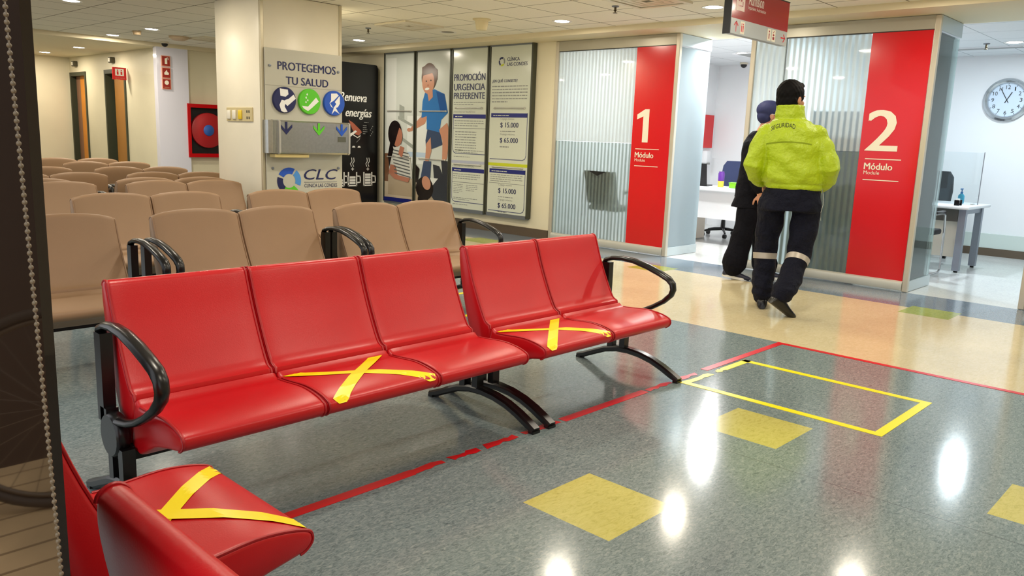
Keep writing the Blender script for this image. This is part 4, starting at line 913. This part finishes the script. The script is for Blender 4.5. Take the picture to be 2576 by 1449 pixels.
MB().lathe((0, 0, .08), [(.001, 0), (.042, 0), (.043, .10), (.036, .11), (.036, .125), (.001, .125)], 20).build('cup_top', mat('tumbler_purple', (92, 44, 140), .3), t, smooth=40)
t = thing('storage_box', 'small bright green box on the office 1 desk', 'box', (9.72, 5.2, .74), .3)
MB().box((0, 0, .03), (.16, .12, .06), 0, .012).build('box_body', mat('box_green', (116, 220, 30), .35), t, smooth=40); MB().box((0, 0, .066), (.17, .13, .012), 0, .005).build('box_lid', mat('box_green_lid', (130, 226, 50), .35), t, smooth=40)
tag(MB().bb(11.40, 11.78, 6.76, 6.795, 1.24, 1.76, .006).build('notice_board', red_panel), 'plain red notice board on the white wall of office 1', 'notice board')
t = thing('soap_dispenser', 'small white dispenser below the red notice board in office 1', 'dispenser', (11.6, 6.74, 1.0))
MB().bb(11.54, 11.66, 6.70, 6.80, 1.0, 1.2, .02).build('body', white_paint, t, world=True, smooth=40); MB().bb(11.57, 11.63, 6.69, 6.72, .98, 1.01).build('nozzle', grey_print, t, world=True)

# ================================================================== WINDOW WE LOOK THROUGH, TERRACE OUTSIDE IT
wood_dk = mat('dark_post_lacquer', (34, 24, 16), 0.03)
struct('window_frame', MB().bb(.252, .262, .895, 1.80, 0, 2.6), wood_dk)
post_b = mat('facade_post', (60, 46, 34), 0.4)
for k, y in enumerate((-2.9, 3.4, 5.3, 7.2, 9.1, 11.1)): struct('window_frame', MB().bb(.16, .25, y-.05, y+.05, 0, 2.5), post_b)
deck_m = mat('deck_wood', (196, 166, 124), 0.6, noise=(3, .15))
mb = MB(); y = -4.0
while y < 3.25: mb.bb(-5.0, .15, y, y+.108, -.04, 0.0); y += .122
struct('floor_terrace', mb, deck_m); struct('ground_terrace', MB().bb(-8, .15, -6, 14, -.12, -.05), mat('terrace_ground', (70, 62, 52), .9))
struct('wall_terrace_added', MB().bb(-3.6, .14, 3.27, 3.35, -.05, 2.9), mat('added_wall_dark', (58, 40, 26), .6, noise=(2, .2)))  # dark wall added outside so the window post mirrors dark
t = thing('bicycle_wheel', 'bicycle wheel outside on the terrace, mirrored in the dark window post', 'wheel', (-.31, 2.80, .345), math.radians(16.3))
tyre = mat('tyre_rubber', (58, 48, 38), .7); rimm = mat('wheel_rim', (92, 78, 62), .4, .3)
circ = lambda r, n=56: [(r*math.cos(2*math.pi*k/n), 0, r*math.sin(2*math.pi*k/n)) for k in range(n)]
mb = MB(); mb.tube(circ(.326), .017, 10, up=(0, 1, 0), closed=True); mb.build('tyre', tyre, t, smooth=60)
mb = MB(); mb.tube(circ(.300), .009, 8, up=(0, 1, 0), closed=True); mb.build('rim', rimm, t, smooth=60)
MB().lathe((0, 0, 0), [(.001, -.05), (.02, -.045), (.02, -.035), (.012, -.03), (.012, .03), (.02, .035), (.02, .045), (.001, .05)], 16, 'Y').build('hub', rimm, t, smooth=40)
for k in range(24):
    a = 2*math.pi*k/24; b = a+(.35 if k % 2 else -.35); sy = .03 if k % 4 < 2 else -.03
    MB().tube([(.018*math.cos(b), sy, .018*math.sin(b)), (.297*math.cos(a), 0, .297*math.sin(a))], .0013, 5).build('spoke', rimm, t)
mb = MB(); z = .45; cy = lambda z: .7945+(z-1.12)*.082
while z < 2.0:
    mb.ell((.2185, cy(z), z), (.0023, .0023, .0023), 8, 6); z += .0064
mb.tube([(.2185, cy(.45), .45), (.2185, cy(2.0), 2.0)], .0008, 5)
o = mb.build('blind_chain', mat('bead_grey', (112, 98, 76), .35), smooth=60); tag(o, 'beaded blind chain hanging before the dark window post', 'blind chain')

# ================================================================== PEOPLE
def solid(mb, voxel, smooth=2, wr=None):
    """one continuous skin over overlapping closed shapes: returns a new MB"""
    bmesh.ops.recalc_face_normals(mb.bm, faces=mb.bm.faces[:])
    me = bpy.data.meshes.new('tmp'); mb.bm.to_mesh(me); mb.bm.free(); o = bpy.data.objects.new('tmp', me); COL.objects.link(o)
    m = o.modifiers.new('r', 'REMESH'); m.mode = 'VOXEL'; m.voxel_size = voxel
    if smooth: k = o.modifiers.new('s', 'SMOOTH'); k.iterations = smooth; k.factor = 0.5
    dg = bpy.context.evaluated_depsgraph_get(); r = bpy.data.meshes.new_from_object(o.evaluated_get(dg))
    out = MB(); out.bm.from_mesh(r); bpy.data.objects.remove(o); bpy.data.meshes.remove(me); bpy.data.meshes.remove(r)
    if wr:
        out.bm.normal_update()
        for v in out.bm.verts: v.co += v.normal*wr(v.co)
    return out
def rings(mb, L, n=28):
    """L: (cx, cy, z, rx, ry[, power]) horizontal super-ellipse rings"""
    R = []
    for c in L:
        cx, cy, z, rx, ry = c[:5]; p = c[5] if len(c) > 5 else 2.3; ring = []
        for k in range(n):
            a = 2*math.pi*k/n; ca, sa = math.cos(a), math.sin(a)
            ring.append((cx+rx*math.copysign(abs(ca)**(2/p), ca), cy+ry*math.copysign(abs(sa)**(2/p), sa), z))
        R.append(ring)
    return mb.loft(R)
def limb(mb, pts, rad, n=16, up=(1, 0, 0)):
    P = [Vector(p) for p in pts]
    mb.tube(P, rad, n, up=up)
    for p, r in ((P[0], rad[0]), (P[-1], rad[-1])):
        q = r if not isinstance(r, tuple) else min(r); mb.ell(p, (q*.95, q*.95, q*.95), 12, 8)
    return mb
def head(mb, c, yaw, s=1.0):
    """skull, jaw, nose, ears, neck root; c = centre of the skull; faces +y turned by yaw"""
    R = Matrix.Rotation(yaw, 3, 'Z'); c = Vector(c)
    def E(off, r, rot=None): mb.ell(c+R @ (Vector(off)*s), [x*s for x in r], 18, 12, (R @ rot) if rot else R)
    E((0, -.012, .02), (.077, .098, .098)); E((0, .022, -.035), (.064, .075, .085)); E((0, .045, -.085), (.042, .045, .035))
    E((0, .098, -.028), (.013, .022, .016)); E((0, .089, -.008), (.010, .016, .028)); E((0, .082, .012), (.055, .018, .012))
    E((0, .084, -.068), (.024, .012, .008)); E((0, .084, -.078), (.020, .012, .007))
    for sx in (-1, 1): E((sx*.079, -.012, -.018), (.010, .020, .032)); E((sx*.045, .055, -.04), (.022, .02, .022))
    return R, c
def eyes(parent, R, c, s=1.0):
    for sx in (-1, 1):
        p = c+R @ Vector((sx*.031*s, .079*s, -.004*s))
        e = MB().ell(p, (.0125*s, .0125*s, .0105*s), 12, 8).build('eye', eye_w, parent, smooth=60)
        MB().ell(p+R @ Vector((0, .0085*s, 0)), (.006*s,)*3, 10, 6).build('iris', eye_d, e, smooth=60)
def hand(mb, wrist, direc, palm_n, side, s=1.0, curl=.35):
    """relaxed hand: direc along the fingers, palm_n out of the palm, side = where the thumb sits"""
    w = Vector(wrist); d = Vector(direc).normalized(); n = Vector(palm_n); n = (n-d*n.dot(d)).normalized(); t = d.cross(n)*side; t.normalize()
    rot = Matrix((t, d, n)).transposed()
    mb.ell(w+d*.052*s, (.040*s, .055*s, .016*s), 14, 10, rot); mb.ell(w+d*.005*s, (.027*s, .035*s, .019*s), 12, 8, rot)
    for k, (off, L) in enumerate(((.029, .070), (.010, .078), (-.010, .073), (-.028, .058))):
        p = w+d*.092*s+t*off*s-d*.008*abs(k-1)*s; pts = [p-d*.02*s, p]; a = 0.12; q = p
        for seg in (.45, .32, .23):
            a += curl*(1+.1*k); q = q+(d*math.cos(a)+n*math.sin(a))*L*seg*s; pts.append(q)
        mb.tube(pts, [.0095*s, .0095*s, .009*s, .0083*s, .0068*s], 10)
        mb.ell(q, (.0066*s,)*3, 8, 6)
    p = w+d*.025*s+t*.030*s; pts = [p-t*.012*s]; q = p
    for seg, a in ((.04, .75), (.030, .5), (.022, .35)):
        q = q+(d*math.cos(a)+t*math.sin(a)+n*.25).normalized()*seg*s; pts.append(q)
    mb.tube(pts, [.013*s, .012*s, .0105*s, .008*s], 10); mb.ell(q, (.008*s,)*3, 8, 6)
def shoe(ank, yaw, pitch, L=.275, w=.047, h=.062):
    """shoe with its ankle at ank, toes along +y turned by yaw, toe pitched down by pitch"""
    mb = MB(); R = Matrix.Rotation(yaw, 3, 'Z') @ Matrix.Rotation(-pitch, 3, 'X'); a = Vector(ank)
    st = [(-.075, .030, .050, .0), (-.06, .040, .085, 0), (-.02, .042, .098, 0), (.04, .043, .082, 0), (.09, .048, .062, 0), (.14, .049, .050, 0), (.175, .042, .042, .002), (.197, .024, .030, .006)]
    rr = []
    for y, ww, hh, z0 in st:
        ring = []
        for k in range(14):
            t = 2*math.pi*k/14; x = ww*math.copysign(abs(math.cos(t))**.8, math.cos(t)); z = z0+hh*(.5+.5*math.copysign(abs(math.sin(t))**.8, math.sin(t)))
            ring.append(a+R @ Vector((x, y, z-.085)))
        rr.append(ring)
    return mb.loft(rr)
def wrinkle(a, fx, fz, ph=0.0):
    return lambda p: a*(math.sin(p.z*fz+3*math.sin(p.x*fx+ph)+2*math.sin(p.y*fx*.8))*.6+math.sin(p.z*fz*.55+p.x*fx*1.7+ph)*.4)

# ---------------------------------------------------------------- guard in the lime jacket
GY = math.radians(-66)
LA, RA = Vector((-.075, .07, .088)), Vector((.075, -.25, .15))        # ankles
LK, RK = Vector((-.085, .115, .47)), Vector((.165, .0, .455))           # knees
LH, RH = Vector((-.05, .035, .90)), Vector((.175, .035, .90))
mb = MB(); HC = (.0, .085, 1.662)
gR, gc = head(mb, HC, math.radians(-38), 1.06)
mb.tube([(0.005, .05, 1.47), (0, .065, 1.56), (0, .075, 1.62)], [.062, .058, .06], 16)
rings(mb, [(.055, .035, .90, .15, .10), (.05, .035, 1.05, .135, .095), (.04, .04, 1.2, .15, .10), (.03, .045, 1.35, .165, .11), (.02, .05, 1.44, .15, .085), (.01, .05, 1.49, .08, .07)])
SL, SR = (-.150, .045, 1.395), (.200, .045, 1.395); EL, ER = (-.232, -.04, 1.14), (.325, -.03, 1.13); WL, WR = (-.155, .13, 1.02), (.25, .14, 1.02)
for a, b, c_, sd in ((SL, EL, WL, -1), (SR, ER, WR, 1)):
    limb(mb, [a, b, c_], [.050, .040, .028]); dv = Vector((-.3*sd, .65, -.55)); hand(mb, c_, dv, (-sd, -.2, -.3), -sd, 1.0)
for h, k, an in ((LH, LK, LA), (RH, RK, RA)): limb(mb, [h, (h+k)/2, k, (k+an)/2, an], [.085, .075, .055, .05, .038])
guard = solid(mb, .0055, 2).build('person', skin, smooth=80)
guard.location = (6.0, 2.8, 0); guard.rotation_euler = (0, 0, GY)
tag(guard, 'person in a lime security jacket and navy trousers walking away, seen from behind', 'person')
eyes(guard, gR, gc, 1.06)
# hair
mb = MB(); mb.ell(gc+gR @ Vector((0, -.022, .032)), (.095, .116, .106), 22, 14, gR); mb.ell(gc+gR @ Vector((0, -.05, -.02)), (.088, .078, .10), 18, 12, gR); mb.ell(gc+gR @ Vector((0, .05, .09)), (.06, .05, .03), 14, 10, gR)
for sx in (-1, 1): mb.ell(gc+gR @ Vector((sx*.080, .012, .012)), (.013, .03, .045), 12, 8, gR)
hb = solid(mb, .006, 2, lambda p: .0018*math.sin(p.x*160)*math.sin(p.z*130+p.y*120)); hb.build('hair', hair_m, guard, smooth=80)
# jacket
mb = MB()
rings(mb, [(.075, .03, .968, .205, .150), (.075, .03, 1.0, .215, .158), (.072, .03, 1.045, .232, .17), (.065, .032, 1.12, .232, .168), (.055, .035, 1.22, .222, .162), (.045, .038, 1.33, .218, .155), (.035, .042, 1.40, .205, .138), (.02, .048, 1.46, .165, .12), (.008, .055, 1.51, .12, .105)], 36)
rings(mb, [(.005, .058, 1.46, .13, .11), (.0, .062, 1.53, .112, .104), (-.002, .068, 1.575, .104, .102), (-.002, .072, 1.605, .106, .106)], 28)
limb(mb, [SL, (-.205, .0, 1.27), EL, (-.215, .05, 1.06), (-.165, .12, 1.01)], [.076, .076, .074, .068, .056]); limb(mb, [SR, (.275, .015, 1.27), ER, (.315, .06, 1.05), (.265, .125, 1.0)], [.080, .080, .078, .072, .058])
wr = wrinkle(.0068, 11, 40)
def wrj(p):
    k = 1.0 if p.z < 1.45 else max(0, (1.5-p.z)/.05)
    return wr(p)*k - (.006*math.exp(-((p.z-1.005)/.010)**2)) - (.010*math.exp(-((p.z-1.505)/.014)**2))
jacket = solid(mb, .0085, 3, wrj); jb = BVHTree.FromBMesh(jacket.bm); jacket.build('jacket', hivis, guard, smooth=80)
# back yoke seam and lettering laid on the jacket
def on_back(x, z, d=.002):
    h = jb.ray_cast(Vector((x, -1.0, z)), Vector((0, 1, 0)))
    return (h[0]+Vector((0, -d, 0))) if h[0] is not None else Vector((x, -.12, z))
mb = MB(); 
for i in range(24):
    xa, xb = -.15+.33*i/24, -.15+.33*(i+1)/24; za, zb = 1.325-.05*((xa-.03)/.18)**2*.4, 1.325-.05*((xb-.03)/.18)**2*.4
    mb.poly([on_back(xa, za-.006), on_back(xb, zb-.006), on_back(xb, zb+.004, .006), on_back(xa, za+.004, .006)])
mb.build('yoke_flap', mat('lime_shade_seam', (140, 160, 12), 0.6), guard)
mb = MB(); Fd = Frame((0, 0, 0), (1, 0, 0))
ftext(mb, Fd, 'SEGURIDAD', -.125, 1.415, .175, .034, black_matt, 0, .008, 0, warp=lambda a, b: on_back(a, b+.018-2.6*(a+.02)**2))
mb.build('lettering', None, guard, label='black lettering SEGURIDAD')
# trousers
mb = MB()
rings(mb, [(.078, .03, 1.0, .195, .14), (.078, .03, .94, .208, .15), (.074, .02, .86, .222, .165), (.068, .015, .80, .212, .16)], 32)
limb(mb, [LH+Vector((-.01, 0, -.02)), (-.075, .07, .70), LK, (-.085, .10, .30), LA+Vector((0, .0, .03))], [.110, .104, .090, .088, .086])
limb(mb, [RH+Vector((.01, 0, -.02)), (.19, .03, .70), RK, (.13, -.115, .31), RA+Vector((0, .0, .03))], [.112, .108, .092, .088, .088])
tr = solid(mb, .0085, 3, lambda p: wrinkle(.0075, 9, 34, 1.0)(p)+.004*math.sin(p.z*85+p.x*20)*max(0, min(1, (.34-p.z)/.1))); tb_ = BVHTree.FromBMesh(tr.bm); tr.build('trousers', navy_cloth, guard, smooth=80)
def band(k, a, dz, w=.048):
    """reflective band round the trouser leg just below the knee k towards the ankle a"""
    ax = (a-k).normalized(); c = k+ax*dz; u = ax.cross(Vector((1, 0, 0))).normalized(); v = ax.cross(u); mb = MB(); R = []
    for o in (-w/2, w/2):
        ring = []
        for i in range(28):
            an = 2*math.pi*i/28; dr = u*math.cos(an)+v*math.sin(an); p = c+ax*o; h = tb_.ray_cast(p+dr*.125, -dr, .125)
            ring.append((h[0]+dr*.003) if h[0] is not None else p+dr*.095)
        R.append(ring)
    mb.loft(R, cap=False).build('reflective_band', reflect_band, guard, smooth=60)
band(LK, LA, .05); band(RK, RA, .05)
shoe(LA, math.radians(4), 0).build('shoe', black, guard, smooth=50); shoe(RA, math.radians(-50), math.radians(32)).build('shoe', black, guard, smooth=50)

# ---------------------------------------------------------------- person in navy behind the guard
WY = math.radians(-60-90)
mb = MB(); HC = (0.0, .115, 1.585)
wR, wc = head(mb, HC, math.radians(8), .98)
mb.tube([(0, .02, 1.38), (0, .06, 1.46), (0, .09, 1.52)], [.055, .05, .055], 16)
rings(mb, [(0, -.02, .86, .15, .105), (0, -.015, 1.0, .125, .095), (0, .0, 1.2, .145, .10), (0, .0, 1.32, .15, .095), (0, .01, 1.385, .09, .07)])
for sd in (-1, 1):
    sh = (sd*.165, .0, 1.32); el = (sd*.20, -.04, 1.06); wr_ = (sd*.20, .06, .85)
    limb(mb, [sh, el, wr_], [.045, .036, .026]); hand(mb, wr_, (-.05*sd, .25, -1), (-sd, -.1, -.1), 1 if sd < 0 else -1, .95, .3)
    kn = Vector((sd*.09, .16 if sd < 0 else -.06, .47)); an = Vector((sd*.10, .20 if sd < 0 else -.13, .085 if sd < 0 else .10))
    limb(mb, [(sd*.08, -.01, .86), kn, an], [.085, .055, .036])
woman = solid(mb, .0055, 2).build('person', skin2, smooth=80)
woman.location = (7.27, 3.70, 0); woman.rotation_euler = (0, 0, WY)
tag(woman, 'person in dark navy clothes and a navy head cap, half hidden behind the lime jacket', 'person')
eyes(woman, wR, wc, .98)
mb = MB(); mb.ell(wc+wR @ Vector((0, -.03, .045)), (.095, .115, .090), 22, 14, wR); mb.ell(wc+wR @ Vector((0, -.06, -.01)), (.080, .075, .08), 18, 12, wR)
solid(mb, .006, 3).build('cap', mat('navy_cap', (38, 46, 96), .7, bump=(30, .2)), woman, smooth=80)
mb = MB(); mb.ell(wc+wR @ Vector((0, .052, -.062)), (.062, .062, .042), 18, 12, wR)
solid(mb, .005, 2).build('face_mask', mat('mask_black', (30, 32, 44), .7), woman, smooth=80)
mb = MB()
for sx in (-1, 1): mb.tube([wc+wR @ Vector((sx*.085, -.02, .0)), wc+wR @ Vector((sx*.07, .085, .0)), wc+wR @ Vector((sx*.035, .105, -.004)), wc+wR @ Vector((0, .112, .004))], .003, 8)
mb.build('glasses', mat('glasses_frame', (206, 206, 210), .2), woman, smooth=60)
mb = MB()
rings(mb, [(0, -.03, .70, .195, .155), (0, -.02, .80, .185, .14), (0, -.02, .90, .18, .135), (0, -.01, 1.05, .165, .125), (0, .0, 1.2, .18, .13), (0, .0, 1.32, .185, .122), (0, .012, 1.385, .13, .095), (0, .03, 1.43, .075, .075)], 32)
for sd in (-1, 1): limb(mb, [(sd*.165, .0, 1.325), (sd*.205, -.04, 1.06), (sd*.20, .05, .885)], [.068, .062, .05])
solid(mb, .009, 3, wrinkle(.004, 10, 36, 2)).build('tunic', navy_dark, woman, smooth=80)
mb = MB(); rings(mb, [(0, -.02, .90, .165, .12), (0, -.02, .80, .175, .135)], 28)
limb(mb, [(-.085, .0, .80), (-.09, .13, .47), (-.10, .19, .13)], [.10, .10, .125]); limb(mb, [(.085, -.01, .80), (.09, -.05, .47), (.10, -.115, .13)], [.10, .10, .115])
solid(mb, .009, 3, wrinkle(.007, 9, 26, 3)).build('wide_trousers', navy_dark, woman, smooth=80)
for sd, y, z, pt in ((-1, .20, .085, 0), (1, -.13, .10, .15)):
    sh = shoe((sd*.10, y, z), 0, pt, L=.24).build('shoe', mat('navy_shoe', (34, 38, 60), .5), woman, smooth=50)
    mb = MB(); R = Matrix.Rotation(-pt, 3, 'X'); a = Vector((sd*.10, y, z))
    mb.loft([[a+R @ Vector((x, yy, zz)) for x, yy in ((-.03, -.075), (.03, -.075), (.044, 0), (.05, .12), (.03, .19), (-.03, .19), (-.05, .12), (-.044, 0))] for zz in (-.085, -.062)]); mb.build('sole', white_print, sh)
# walk lanyard hanging from the guard's pocket
mb = MB(); mb.tube([(.285, .05, .985), (.30, .02, .93), (.305, .0, .86), (.295, -.01, .80), (.30, .0, .74)], .0035, 8); mb.build('cord', mat('grey_cord', (170, 176, 170), .5), guard, smooth=60)
